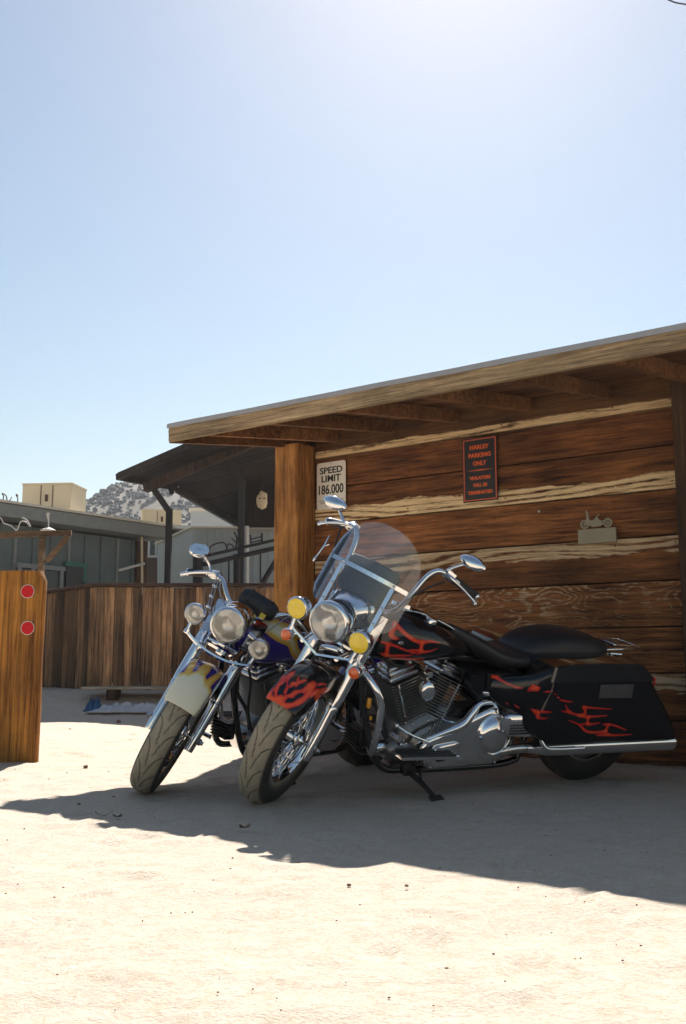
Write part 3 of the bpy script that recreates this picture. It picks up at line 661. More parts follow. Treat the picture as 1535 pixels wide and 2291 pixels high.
# ------------------------------------------------------------------ near post with reflectors
npst = empty('reflector_post', Vector((-2.232, 6.62, 0))); tag(npst, 'thick orange brown timber post with two red reflectors at the left edge', 'post')
m_ = MB(); rings = []
for i in range(21):
    z = -.06+1.29*i/20; k = 0
    if z > 1.17: k = (z-1.17)/.06
    hw = .272-.004*(1-z/1.23)-.028*k*k; e = .006*noise.noise((z*2.2, 4, 0)); c_ = .03
    rings.append([(-hw+c_, -.10, z), (-hw*.5, -.104-e, z), (0, -.102, z), (hw*.5, -.104+e, z), (hw-c_+e, -.10, z), (hw-.008+e, -.10+.010, z), (hw+e, -.10+c_, z), (hw+e, .0-c_, z), (hw-c_, .0, z), (-hw+c_, .0, z), (-hw, -.03, z), (-hw, -.07, z)])
m_.loft(rings, False); m_.build('timber', 'near_post_wood', npst)
for (px, py) in ((62, 1323), (62, 1405)):
    q = P(px, py, 6.51); l = MB(); l.lathe([(0, 0), (.040, 0), (.042, .004), (.042, .008), (.037, .012), (.0, .0125)], axis=(0, -1, 0), n=28)
    r1 = l.build('reflector', 'reflector_red', npst, Matrix.Translation((q.x+2.232, -.104, q.z)))
    l = MB(); l.lathe([(.0415, .001), (.0445, .001), (.0445, .0095), (.0415, .0095)], axis=(0, -1, 0), n=28); l.build('rim', 'chrome_worn', r1)

# ------------------------------------------------------------------ fence
fen = empty('plank_fence', P(205, 1541, 12.5)); tag(fen, 'weathered brown vertical plank fence with a flat cap rail and one corner', 'fence')
F0 = P(205, 1541, 12.5); ztop = P(205, 1309, 12.5).z
def fence_run(A, B, group_seed):
    A = Vector(A); B = Vector(B); d = B-A; d.z = 0; L = d.length; d.normalize(); nrm = Vector((d.y, -d.x, 0))
    if nrm.y > 0: nrm = -nrm
    x = 0; rr_ = random.Random(group_seed)
    while x < L-.03:
        w = min(rr_.uniform(.09, .16), L-x); zt = ztop-.03+rr_.uniform(-.004, .004); gz = .22
        b_ = MB(); b_.box((0, 0, (zt-gz)/2), (w-rr_.uniform(.001, .005), .022, zt-gz), bev=.003)
        q = A+d*(x+w/2)+nrm*rr_.uniform(.0, .016)
        M = frame((q.x, q.y, gz), d, -nrm, (rr_.uniform(-.006, .006)*d.x, rr_.uniform(-.006, .006)*d.y, 1))
        b_.build('board', 'fence_wood', fen, Matrix.Translation(-F0) @ M); x += w+rr_.uniform(0, .002)
    c_ = MB(); c_.beam(Vector((A.x, A.y, ztop))-d*.02, Vector((B.x, B.y, ztop))+d*.05, .15, .04, bev=.004); c_.build('cap_rail', 'fence_rail_wood', fen, Matrix.Translation(-F0))
    for z in (.62, 1.25):
        c_ = MB(); c_.beam(Vector((A.x, A.y, z))-nrm*.05, Vector((B.x, B.y, z))-nrm*.05, .04, .09); c_.build('rail', 'fence_rail_wood', fen, Matrix.Translation(-F0))
fence_run(F0, P(95, 1541, 13.75), 3); fence_run(F0, P(700, 1541, 12.5), 5)
m_ = MB(); m_.box((0, 0, .75), (.10, .10, 1.42)); m_.build('post', 'fence_wood', fen, Matrix.Translation((0.0, .08, -.30)))

# board and bundle on the ground before the fence
q = P(310, 1527, 11.9); dk = empty('low_board', Vector((q.x, q.y, ground_z(0, 11.9)))); tag(dk, 'grey weathered board lying on blocks against the foot of the fence', 'board')
m_ = MB(); m_.box((.12, .02, .135), (1.5, .42, .03), bev=.004); m_.build('plank', 'grey_plank', dk)
for x in (-.3, .45):
    m_ = MB(); m_.box((x, .05, .055), (.12, .25, .118)); m_.build('block', 'dark_wood', dk)
def cloth(px, py, Y, L, W, H, seed, name, mat, label, cat):
    q = P(px, py, Y); m_ = MB(); nx_, ny_ = 46, 16; V = []; F = []
    for j in range(ny_+1):
        for i in range(nx_+1):
            u, v = i/nx_*2-1, j/ny_*2-1
            e = max(0, 1-(abs(u)**3))*max(0, 1-abs(v)**2.2); h = H*e*(.55+.8*abs(noise.noise((u*4+seed, v*2.5, 0)))+.4*noise.noise((u*11, v*6, seed)))
            V.append((u*L/2, v*W/2*(1+.25*noise.noise((u*3, seed, 1))), h))
    F = [(j*(nx_+1)+i, j*(nx_+1)+i+1, (j+1)*(nx_+1)+i+1, (j+1)*(nx_+1)+i) for j in range(ny_) for i in range(nx_)]
    m_.add(V, F); o = m_.build(name, mat, M=Matrix.Translation((q.x, Y, ground_z(0, Y)-.012))); md = o.modifiers.new('thickness', 'SOLIDIFY'); md.thickness = .006; tag(o, label, cat)
cloth(300, 1560, 11.45, 1.0, .34, .10, 2, 'crumpled_tarp', 'tarp_white', 'crumpled pale grey tarp lying in the shade before the fence', 'tarp')
cloth(212, 1556, 11.5, .20, .25, .15, 5, 'blue_tarp', 'tarp_blue', 'small dark blue tarp bundle at the left end of the pale tarp', 'tarp')

# ------------------------------------------------------------------ frame with lamp behind the post
wf = empty('lamp_gantry', Vector((P(91, 1300, 10).x, 10, 0))); tag(wf, 'thin timber frame with a diagonal brace rising behind the reflector post', 'wooden frame')
o_ = wf.location; I = Matrix.Translation(-o_)
m_ = MB(); m_.beam((o_.x, 10, 0), (o_.x, 10, P(0, 1200, 10).z), .05, .07, up=(0, 1, 0)); m_.build('post', 'frame_wood', wf, I)
m_ = MB(); m_.beam(P(-160, 1203, 9.9), P(160, 1192, 10.1), .08, .05); m_.build('beam', 'frame_wood', wf, I)
m_ = MB(); m_.beam(P(152, 1200, 10.05), P(104, 1256, 10.02), .05, .05); m_.build('brace', 'frame_wood', wf, I)
lp = empty('shade_lamp', P(108, 1186, 10.2)); tag(lp, 'small white enamel lamp shade with a thin stem above the timber frame', 'lamp')
m_ = MB(); m_.lathe([(.008, .03), (.02, .026), (.05, .012), (.078, .0), (.08, -.004), (.076, -.003), (.045, .006), (0, .01)], n=24); m_.build('shade', 'pole_white', lp)
m_ = MB(); m_.tube([(0, 0, .02), (0, 0, .10), (-.01, 0, .15)], [.008, .007, .014], 8); m_.build('stem', 'pole_white', lp)
m_ = MB(); m_.box((-.01, 0, .165), (.03, .02, .03), bev=.006); m_.build('cap', 'pole_white', lp)

# ------------------------------------------------------------------ buildings beyond the fence
B0 = Vector((-5.17, 15, 0)); 
LB = frame(B0, NDIR, (-NDIR.y, NDIR.x, 0), (0, 0, 1))     # local x along the wall, y away from the viewer
lb = empty('grey_building', LB); tag(lb, 'low grey green building with a flat rusty roof edge behind the fence', 'building')
m_ = MB(); m_.box((-1.6, 2.0, 1.36), (9.0, 4.0, 2.72)); m_.build('wall', 'grey_building', lb)
m_ = MB(); m_.box((-1.5, 1.95, 2.86), (9.3, 4.7, .20), bev=.01); m_.build('roof', 'grey_trim', lb)
m_ = MB(); m_.box((-1.5, 1.95, 2.985), (9.36, 4.76, .035)); m_.build('roof_edge', 'pale_trim', lb)
for i, x in enumerate(np.arange(-5.9, 2.9, .34)):
    m_ = MB(); m_.box((x, -.017, 1.36), (.045, .03, 2.70)); m_.build('batten', 'grey_building' if i % 3 else 'grey_trim', lb)
m_ = MB(); m_.box((2.78, -.03, 1.36), (.22, .09, 2.70)); m_.build('corner_post', 'dark_wood', lb)
def lbx(px):    # local x on the building's wall seen at a pixel column
    a = (px-767.5)/2227/math.cos(PITCH)
    return (a*B0.y-B0.x)/(NDIR.x-a*NDIR.y)
x0, x1 = lbx(42), lbx(150)
w = MB(); w.box(((x0+x1)/2, -.045, 1.6), (x1-x0, .05, .9)); wn = w.build('window', 'window_glass', lb)
for cx in (x0, x0*.75+x1*.25+.02, x1-.12, x1):
    m_ = MB(); m_.box((cx, -.085, 1.6), (.06, .03, 1.0)); m_.build('frame', 'grey_trim', wn)
m_ = MB(); m_.box(((x0+x1)/2, -.085, 2.10), (x1-x0+.1, .032, .07)); m_.build('frame', 'grey_trim', wn)
m_ = MB(); m_.box((lbx(163), -.07, 1.2), (.34, .1, 1.9)); m_.build('door', 'dark_metal', lb)
m_ = MB(); m_.box((lbx(170), -.055, 2.08), (.42, .035, .30)); m_.build('painted_panel', 'green_patch', lb)
# cooler box on its roof
def cooler(x0p, x1p, y0p, y1p, Y, name, label, ang, mat='cooler_box'):
    a, b_ = P(x0p, y1p, Y), P(x1p, y1p, Y); w = b_.x-a.x; h = P(x0p, y0p, Y).z-a.z
    r0 = empty(name, Matrix.Translation(a) @ Matrix.Rotation(ang, 4, 'Z')); tag(r0, label, 'cooler box')
    w = w/math.cos(ang)
    m_ = MB(); m_.box((w/2, w*.4, h/2), (w, w*.8, h), bev=.01); m_.build('casing', mat, r0)
    m_ = MB(); m_.box((w/2, w*.4, h+.012), (w*1.02, w*.82, .03)); m_.build('lid', mat, r0)
    for s_ in (.38, .62):
        m_ = MB(); m_.box((w*s_, -.006, h*.5), (.014, .01, h*.94)); m_.build('seam', 'brown_wall', r0)
    m_ = MB(); m_.box((w*.5, -.01, h*.45), (.05, .02, .12)); m_.build('latch', 'rust_rod', r0)
    for sx in (.12, .88):
        for sy in (.1, .7):
            m_ = MB(); m_.box((w*sx, w*sy, -.2), (.05, .05, .41)); m_.build('leg', 'rust_rod', r0)
cooler(48, 162, 1085, 1140, 17.5, 'rooftop_cooler', 'tan box shaped cooler on the roof left of the hill', -.10)
cooler(318, 402, 1141, 1176, 23, 'rooftop_cooler', 'smaller pale tan rooftop box below the scrub hill', .25)
# brown building with white framed window
bb = empty('brown_building', P(395, 1480, 20)); tag(bb, 'brown walled building with a small white framed window behind the fence', 'building'); o_ = bb.location; I = Matrix.Translation(-o_)
a, b_ = P(300, 1184, 20), P(470, 1196, 20.0)
m_ = MB(); m_.box(((a.x+b_.x)/2, 21.5, a.z/2-.05), (b_.x-a.x, 3, a.z-.06)); m_.build('wall', 'brown_wall', bb, I)
m_ = MB(); m_.beam(P(296, 1170, 19.9)+Vector((0, 1.5, 0)), P(474, 1187, 19.9)+Vector((0, 1.5, 0)), 3.3, .07); m_.build('roof', 'pale_trim', bb, I)
p0, p1 = P(333, 1245, 19.95), P(366, 1203, 19.95)
wd = MB(); wd.box(((p0.x+p1.x)/2, 19.975, (p0.z+p1.z)/2), (p1.x-p0.x, .04, p1.z-p0.z)); wd = wd.build('window', 'window_glass', bb, I)
for (c0, s0) in ((((p0.x+p1.x)/2, 19.94, p0.z), (p1.x-p0.x+.05, .04, .05)), (((p0.x+p1.x)/2, 19.94, p1.z), (p1.x-p0.x+.05, .04, .05)), ((p0.x, 19.938, (p0.z+p1.z)/2), (.05, .04, p1.z-p0.z-.052)), ((p1.x, 19.938, (p0.z+p1.z)/2), (.05, .04, p1.z-p0.z-.052)), (((p0.x+p1.x)/2, 19.94, (p0.z+p1.z)/2), (.03, .03, p1.z-p0.z-.052))):
    m_ = MB(); m_.box(c0, s0); m_.build('frame', 'pole_white', wd)
# pale metal shed
ms = empty('metal_shed', P(500, 1480, 17.6)); tag(ms, 'pale grey sheet metal shed seen under the dark canopy', 'shed'); o_ = ms.location; I = Matrix.Translation(-o_)
def wallpoly(name, pts, Y0, depth, mat, parent):
    V = [(p.x, p.y, p.z) for p in pts]+[(p.x+depth[0], p.y+depth[1], p.z) for p in pts]; n = len(pts); m_ = MB()
    m_.add(V, [tuple(range(n)), tuple(range(n, 2*n))[::-1]]+[(i, n+i, n+(i+1) % n, (i+1) % n) for i in range(n)], False); return m_.build(name, mat, parent, I)
wallpoly('side_wall', [P(352, 1345, 18.6), P(352, 1219, 18.6), P(432, 1181, 17.7), P(432, 1345, 17.7)], 0, (.3, 3), 'shed_metal', ms)
wallpoly('front_wall', [P(433, 1345, 17.6), P(433, 1182, 17.6), P(700, 1184, 17.6), P(700, 1345, 17.6)], 0, (.3, 3), 'shed_metal', ms)
m_ = MB(); m_.beam(P(428, 1180, 17.55), P(704, 1182, 17.55), .1, .03); m_.build('roof_edge', 'pale_trim', ms, I)
m_ = MB(); m_.beam(P(350, 1217, 18.6), P(430, 1180, 17.7), .1, .03); m_.build('roof_edge', 'pale_trim', ms, I)
for px in range(450, 640, 17):
    m_ = MB(); a = P(px, 1186, 17.6); m_.box((a.x, 17.585, a.z/2), (.02, .03, a.z)); m_.build('rib', 'shed_metal', ms, I)
# distant pale block
q = P(492, 1180, 60); db = empty('distant_building', Vector((q.x, 60, 0))); tag(db, 'far pale blue grey building below the hill beyond the metal shed', 'building')
m_ = MB(); m_.box((0, 3, 5.0), (3.6, 6, 10.0-.6)); m_.build('wall', 'shed_metal', db)
m_ = MB(); m_.box((0, 3, 9.8), (3.8, 6.3, .2)); m_.build('roof', 'pale_trim', db)
# poles
m_ = MB(); m_.tube([P(318, 1330, 17.0), P(317, 1188, 17.0)], .022, 8, spline=False); tag(m_.build('thin_pole', 'cooler_box'), 'thin tan upright pole at the corner of the grey building', 'pole')
m_ = MB(); m_.tube([P(266, 1276, 16.6), P(295, 1268, 16.8), P(323, 1261, 17.0)], .024, 8, spline=False); tag(m_.build('slanting_pipe', 'pole_white'), 'short pale pipe slanting up to the tan pole', 'pipe')
m_ = MB(); m_.tube([P(553, 1330, 17.2), P(553, 1177, 17.2)], .03, 8, spline=False); tag(m_.build('white_pole', 'pole_white'), 'white upright pole right of the second canopy post', 'pole')

# ------------------------------------------------------------------ dark canopy
cn = empty('canopy', P(372, 1480, 16.4)); tag(cn, 'dark open canopy roof on kinked steel posts beside the timber shed', 'canopy'); o_ = cn.location; I = Matrix.Translation(-o_)
cA, cE, cB, cG = P(262, 1062, 16), P(396, 1087, 17), P(430, 984, 15), P(600, 915, 14.0)
cD, cH, cK = P(612, 1212, 20.5), P(740, 1287, 21.5), P(740, 1010, 16)
def slab(pts, th, name, mat, parent):
    n = len(pts); m_ = MB(); V = [tuple(p) for p in pts]+[(p.x, p.y, p.z+th) for p in pts]
    f = [(0, i, i+1) for i in range(1, n-1)]+[(n, n+i+1, n+i) for i in range(1, n-1)]+[(i, n+i, n+(i+1) % n, (i+1) % n) for i in range(n)]
    m_.add(V, f, False); return m_.build(name, mat, parent, I)
# sheathing boards of the near slope, one by one
nb = 9
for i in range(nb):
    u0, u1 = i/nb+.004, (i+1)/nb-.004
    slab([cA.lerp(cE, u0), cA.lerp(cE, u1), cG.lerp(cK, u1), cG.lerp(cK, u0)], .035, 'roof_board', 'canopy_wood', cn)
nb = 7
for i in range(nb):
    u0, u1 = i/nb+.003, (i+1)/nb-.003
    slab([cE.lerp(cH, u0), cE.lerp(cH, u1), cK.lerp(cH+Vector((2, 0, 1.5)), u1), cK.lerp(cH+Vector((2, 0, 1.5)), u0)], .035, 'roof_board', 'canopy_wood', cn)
dn = Vector((0, 0, -.07))
m_ = MB(); m_.beam(P(326, 1092, 16.3), P(700, 935, 14.8), .12, .14); m_.build('beam', 'dark_wood', cn, I)
m_ = MB(); m_.beam(cE+dn, cH+dn, .07, .10); m_.build('beam', 'steel_post', cn, I)
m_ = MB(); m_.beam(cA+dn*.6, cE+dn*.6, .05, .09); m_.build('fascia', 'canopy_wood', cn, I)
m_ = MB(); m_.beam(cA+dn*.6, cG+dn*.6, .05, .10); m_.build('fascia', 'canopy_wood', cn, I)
for (a, b_, c_, Y) in (((341, 1090), (379, 1142), (371, 1480), 16.35), ((512, 1032), (541, 1078), (536, 1480), 16.0)):
    m_ = MB(); A_, B_, C_ = P(*a, Y), P(*b_, Y), P(*c_, Y); C_.z = .25
    m_.beam(C_, B_+Vector((0, 0, .03)), .10, .10, up=(0, 1, 0)); m_.beam(B_-Vector((0, 0, .02)), A_, .10, .098, up=(0, 1, 0)); m_.build('post', 'steel_post', cn, I)
# dark panel added behind the hanging ornament, under the canopy
m_ = MB(); a, b_ = P(552, 1030, 17.2), P(760, 1200, 17.2); m_.box(((a.x+b_.x)/2, 17.3, (a.z+P(0, 1178, 17.2).z)/2), (b_.x-a.x, .06, a.z-P(0, 1178, 17.2).z)); m_.build('dark_panel', 'canopy_wood', cn, I)
sp_ = empty('hanging_spotlight', P(384, 1092, 16.6)); tag(sp_, 'small black can spotlight hanging under the canopy edge', 'spotlight')
m_ = MB(); m_.tube([(0, 0, .10), (-.02, 0, .0)], .012, 8); m_.build('bracket', 'steel_post', sp_)
m_ = MB(); m_.lathe([(0, 0), (.035, 0), (.045, .03), (.045, .12), (.04, .125), (0, .11)], axis=(.3, -.3, -1), n=18, origin=(-.02, 0, .02)); m_.build('can', 'black_steel', sp_)
hm_ = empty('hanging_mask', P(587, 1120, 17.0)); tag(hm_, 'yellowish carved ornament hanging in the dark under the canopy', 'ornament')
m_ = MB(); m_.ball((0, 0, 0), (.10, .05, .16), 16, 12); m_.v = [tuple(Vector(p)*(1+.25*noise.noise(Vector(p)*14))) for p in m_.v]; m_.build('face', 'cooler_box', hm_)
for x in (-.035, .035):
    m_ = MB(); m_.ball((x, -.048, .03), (.018, .012, .014), 8, 6); m_.build('eye', 'dark_wood', hm_)
m_ = MB(); m_.tube([(0, 0, .15), (0, 0, .45)], .006, 6); m_.build('cord', 'cable_black', hm_)

# pipe rail with welded shapes under the canopy
pr_ = empty('pipe_rail', P(530, 1480, 14.2)); tag(pr_, 'dark steel rail with hanging rods and welded scrap shapes under the canopy', 'rail'); o_ = pr_.location; I = Matrix.Translation(-o_)
def bar(pts, r_, name='rod', mat='steel_post', sp=True):
    m_ = MB(); m_.tube([P(a, b_, 14.2+c_) for a, b_, c_ in pts], r_, 8, spline=sp); return m_.build(name, mat, pr_, I)
bar([(455, 1245, 0), (660, 1198, 0)], .022, 'rail'); bar([(455, 1263, 0), (660, 1216, 0)], .034, 'rail')
bar([(512, 1254, 0), (512, 1345, 0)], .012); bar([(583, 1236, 0), (583, 1345, 0)], .012)
bar([(443, 1235, 0), (443, 1480, 0)], .075, 'post'); bar([(530, 1240, .1), (530, 1480, .1)], .05, 'post')
bar([(650, 1200, .1), (578, 1320, .1)], .04, 'brace')
bar([(468, 1241, 0), (472, 1222, 0), (500, 1214, 0), (510, 1232, 0)], .010, 'bent_rod'); bar([(506, 1236, 0), (510, 1218, 0), (520, 1220, 0), (526, 1230, 0)], .010, 'bent_rod')
bar([(562, 1221, 0), (560, 1196, 0)], .010); bar([(586, 1215, 0), (586, 1193, 0)], .014); bar([(561, 1206, 0), (572, 1204, 0), (586, 1200, 0)], .009); bar([(561, 1214, 0), (574, 1211, 0), (586, 1208, 0)], .009)
bar([(527, 1228, 0), (530, 1205, 0), (524, 1190, 0)], .012, 'branch'); bar([(530, 1205, 0), (540, 1196, 0), (541, 1182, 0)], .010, 'branch'); bar([(528, 1214, 0), (518, 1203, 0)], .008, 'branch'); bar([(534, 1200, 0), (532, 1186, 0)], .007, 'branch')
# scrap wire on the roof at far left and pale rope below the eave
m_ = MB()
m_.tube([P(4, 1128, 16), P(8, 1112, 16), P(5, 1104, 16), P(14, 1110, 16), P(17, 1124, 16), P(24, 1128, 16)], .010, 6); m_.tube([P(36, 1132, 16), P(40, 1118, 16), P(36, 1106, 16), P(41, 1110, 16)], .010, 6)
m_.tube([P(17, 1124, 16), P(23, 1118, 16), P(26, 1112, 16)], .008, 6)
tag(m_.build('bent_wire', 'rust_rod'), 'bent scrap wire shapes sticking up from the grey building roof', 'wire')
m_ = MB(); m_.tube([P(-40, 1140, 13), P(0, 1158, 13), P(8, 1170, 13), P(24, 1176, 13), P(38, 1186, 13), P(46, 1168, 13), P(58, 1168, 13), P(68, 1178, 13), P(60, 1164, 13), P(50, 1158, 13)], .009, 6)
tag(m_.build('pale_rope', 'pole_white'), 'loose pale rope looping below the grey eave at far left', 'rope')
# overhead cable crossing the top right corner
m_ = MB(); m_.tube([P(1380, -60, 9.0), P(1490, -3, 8.6), P(1535, 10, 8.4), P(1640, 25, 8.0)], .007, 8); tag(m_.build('overhead_cable', 'cable_black'), 'thin dark overhead cable crossing the top right corner of the sky', 'cable')
# ------------------------------------------------------------------ motorcycles
TANK= [[(1.3856, 0.8815, 0.0126), (1.3479, 0.8478, 0.0105), (1.3007, 0.8181, 0.0105), (1.2559, 0.8055, 0.0084), (1.198, 0.8083, 0.0063), (1.1346, 0.7979, 0.0021)], [(1.3853, 0.8794, 0.0105), (1.4065, 0.8298, 0.0126), (1.3665, 0.8109, 0.0042)], [(1.2483, 0.8056, 0.0105), (1.2434, 0.762, 0.0084), (1.1901, 0.7623, 0.0042), (1.1444, 0.7802, 0.0021)], [(1.2434, 0.762, 0.0063), (1.3051, 0.7703, 0.0021)], [(1.4391, 0.7909, 0.0063), (1.3865, 0.7827, 0.0063), (1.3211, 0.7615, 0.0042), (1.2505, 0.7445, 0.0021)], [(1.4151, 0.7782, 0.0084), (1.4021, 0.7288, 0.0084), (1.3487, 0.7332, 0.0063), (1.2871, 0.7378, 0.0021)], [(1.4297, 0.733, 0.0042), (1.4014, 0.7245, 0.0084)], [(1.3849, 0.6986, 0.0021), (1.3454, 0.7137, 0.0063), (1.2529, 0.7138, 0.0084), (1.2076, 0.7161, 0.0042)], [(1.2442, 0.7073, 0.0063), (1.2409, 0.6875, 0.0042)], [(1.2289, 0.6919, 0.0021), (1.1538, 0.7006, 0.0021), (1.0801, 0.7095, 0.0021)]]
SIDE= [[(0.8349, 0.6465, 0.0066), (0.7746, 0.6324, 0.0088), (0.7221, 0.6043, 0.0044), (0.649, 0.5896, 0.0066), (0.609, 0.6031, 0.011), (0.5352, 0.5929, 0.0022)], [(0.6212, 0.6218, 0.0022), (0.6066, 0.6054, 0.0088)], [(0.7704, 0.6392, 0.0022), (0.7535, 0.623, 0.0066)]]
BAG= [[(0.7686, 0.5292, 0.0024), (0.69, 0.5183, 0.0048), (0.6431, 0.5194, 0.0072), (0.5728, 0.5177, 0.0024)], [(0.6431, 0.5194, 0.0072), (0.6392, 0.4855, 0.0072), (0.5867, 0.4886, 0.0024)], [(0.5948, 0.6266, 0.0024), (0.5512, 0.592, 0.0048), (0.5194, 0.5755, 0.0048), (0.4547, 0.5674, 0.0024)], [(0.4942, 0.5499, 0.0048), (0.4582, 0.5148, 0.0048), (0.3966, 0.4971, 0.0072)], [(0.5173, 0.5231, 0.0024), (0.4578, 0.5125, 0.0048)], [(0.3823, 0.5406, 0.0072), (0.3163, 0.5345, 0.0048), (0.1913, 0.5246, 0.0024)], [(0.376, 0.5381, 0.0072), (0.3608, 0.5077, 0.0072), (0.3966, 0.4971, 0.0072)], [(0.3814, 0.4944, 0.0072), (0.3421, 0.4887, 0.0072), (0.2146, 0.4923, 0.0024)], [(0.3361, 0.4885, 0.0072), (0.3282, 0.4511, 0.0072), (0.2519, 0.4558, 0.0024)], [(0.3282, 0.4511, 0.0072), (0.3726, 0.4525, 0.0024)], [(0.4642, 0.4737, 0.0024), (0.3928, 0.4508, 0.0048), (0.3352, 0.4141, 0.0072), (0.2709, 0.4048, 0.0072), (0.1905, 0.4091, 0.0072)], [(0.2287, 0.4457, 0.0048), (0.183, 0.4443, 0.0048), (0.1251, 0.4306, 0.0048), (0.0518, 0.4067, 0.0024)], [(0.1947, 0.4423, 0.0072), (0.1895, 0.3902, 0.0072), (0.0155, 0.3839, 0.0024)], [(0.1895, 0.3902, 0.0072), (0.2669, 0.3859, 0.0024)]]
F3= [[(0.35, -0.082, 0.135, 0.0063), (0.349, -0.053, 0.137, 0.0168), (0.349, -0.016, 0.138, 0.0168), (0.346, 0.015, 0.144, 0.0126), (0.343, 0.036, 0.15, 0.0063), (0.334, 0.048, 0.17, 0.0084), (0.318, 0.061, 0.198, 0.0105), (0.289, 0.062, 0.238, 0.0105), (0.27, 0.055, 0.26, 0.0084), (0.243, 0.052, 0.285, 0.0042)], [(0.346, -0.077, 0.144, 0.0105), (0.325, -0.071, 0.186, 0.0063), (0.303, -0.048, 0.221, 0.0084), (0.272, -0.038, 0.258, 0.0021)], [(0.34, -0.03, 0.157, 0.0084), (0.336, -0.002, 0.166, 0.0105), (0.32, 0.017, 0.195, 0.0063), (0.305, 0.036, 0.218, 0.0084), (0.289, 0.048, 0.239, 0.0084)], [(0.319, -0.027, 0.197, 0.0063), (0.303, -0.021, 0.22, 0.0063), (0.284, 0.0, 0.244, 0.0042), (0.258, 0.017, 0.272, 0.0021)], [(0.313, 0.017, 0.207, 0.0063), (0.325, 0.035, 0.187, 0.0063), (0.331, 0.051, 0.176, 0.0063)], [(0.285, 0.07, 0.243, 0.0084), (0.281, 0.088, 0.238, 0.0084), (0.239, 0.088, 0.248, 0.0042), (0.198, 0.088, 0.265, 0.0084), (0.055, 0.088, 0.27, 0.0042)], [(0.262, 0.056, 0.268, 0.0084), (0.241, 0.071, 0.287, 0.0042), (0.18, 0.088, 0.292, 0.0021)], [(0.232, 0.088, 0.244, 0.0105), (0.168, 0.088, 0.215, 0.0105), (0.055, 0.088, 0.22, 0.0084), (-0.01, 0.088, 0.221, 0.0063)], [(0.136, 0.088, 0.233, 0.0063), (0.062, 0.088, 0.245, 0.0042), (0.032, 0.088, 0.266, 0.0042)]]

D3= [[(0.336, -0.051, 0.165, 0.0168), (0.327, -0.041, 0.183, 0.0189), (0.311, -0.035, 0.209, 0.0147), (0.291, -0.03, 0.236, 0.0042)], [(0.33, -0.014, 0.178, 0.0084), (0.32, -0.007, 0.195, 0.0126), (0.309, 0.002, 0.212, 0.0084), (0.3, 0.008, 0.225, 0.0021)], [(0.3, 0.013, 0.225, 0.0084), (0.29, 0.021, 0.237, 0.0126), (0.274, 0.028, 0.256, 0.0084), (0.25, 0.034, 0.279, 0.0021)], [(0.342, 0.01, 0.153, 0.0063), (0.337, 0.021, 0.164, 0.0105), (0.331, 0.035, 0.176, 0.0084), (0.322, 0.041, 0.191, 0.0021)], [(0.32, 0.039, 0.194, 0.0084), (0.312, 0.046, 0.208, 0.0105), (0.3, 0.055, 0.225, 0.0063), (0.287, 0.058, 0.24, 0.0021)], [(0.275, 0.078, 0.255, 0.0084), (0.261, 0.086, 0.269, 0.0126), (0.218, 0.088, 0.281, 0.0084), (0.161, 0.088, 0.289, 0.0021)], [(0.136, 0.088, 0.233, 0.0084), (0.1, 0.088, 0.246, 0.0147), (0.047, 0.088, 0.257, 0.0105), (0.006, 0.088, 0.268, 0.0021)], [(0.298, -0.046, 0.227, 0.0063), (0.277, -0.034, 0.253, 0.0084), (0.253, -0.016, 0.276, 0.0042)]]
SIDEC= [[(0.8903, 0.6683, 0.0066), (0.8311, 0.6544, 0.0088), (0.7795, 0.6269, 0.0044), (0.7078, 0.6125, 0.0066), (0.6685, 0.6257, 0.011), (0.5961, 0.6157, 0.0022)], [(0.6805, 0.6441, 0.0022), (0.6662, 0.628, 0.0088)], [(0.8269, 0.6611, 0.0022), (0.8103, 0.6453, 0.0066)]]

def section(x, w, zb, zt, n=28, p=2.4, low=.42):
    """ring across the bike at x: half width w, widest a little below the middle"""
    zc = zb+(zt-zb)*low; r_ = []
    for k in range(n):
        a = 2*math.pi*k/n; c, s = math.cos(a), math.sin(a)
        y = w*math.copysign(abs(c)**(2/p), c); h = (zt-zc) if s > 0 else (zc-zb)
        r_.append((x, y, zc+h*math.copysign(abs(s)**(2/p), s)))
    return r_
def interp_sections(S, m_):
    S = np.array(S, float); t_ = np.linspace(0, len(S)-1, m_); out = []
    for u in t_:
        i = min(int(u), len(S)-2); f = u-i
        g = lambda k: S[max(0, min(len(S)-1, k))]
        p0, p1, p2, p3 = g(i-1), g(i), g(i+1), g(i+2)
        out.append(.5*((2*p1)+(p2-p0)*f+(2*p0-5*p1+4*p2-p3)*f*f+(3*p1-p0-3*p2+p3)*f**3))
    return out

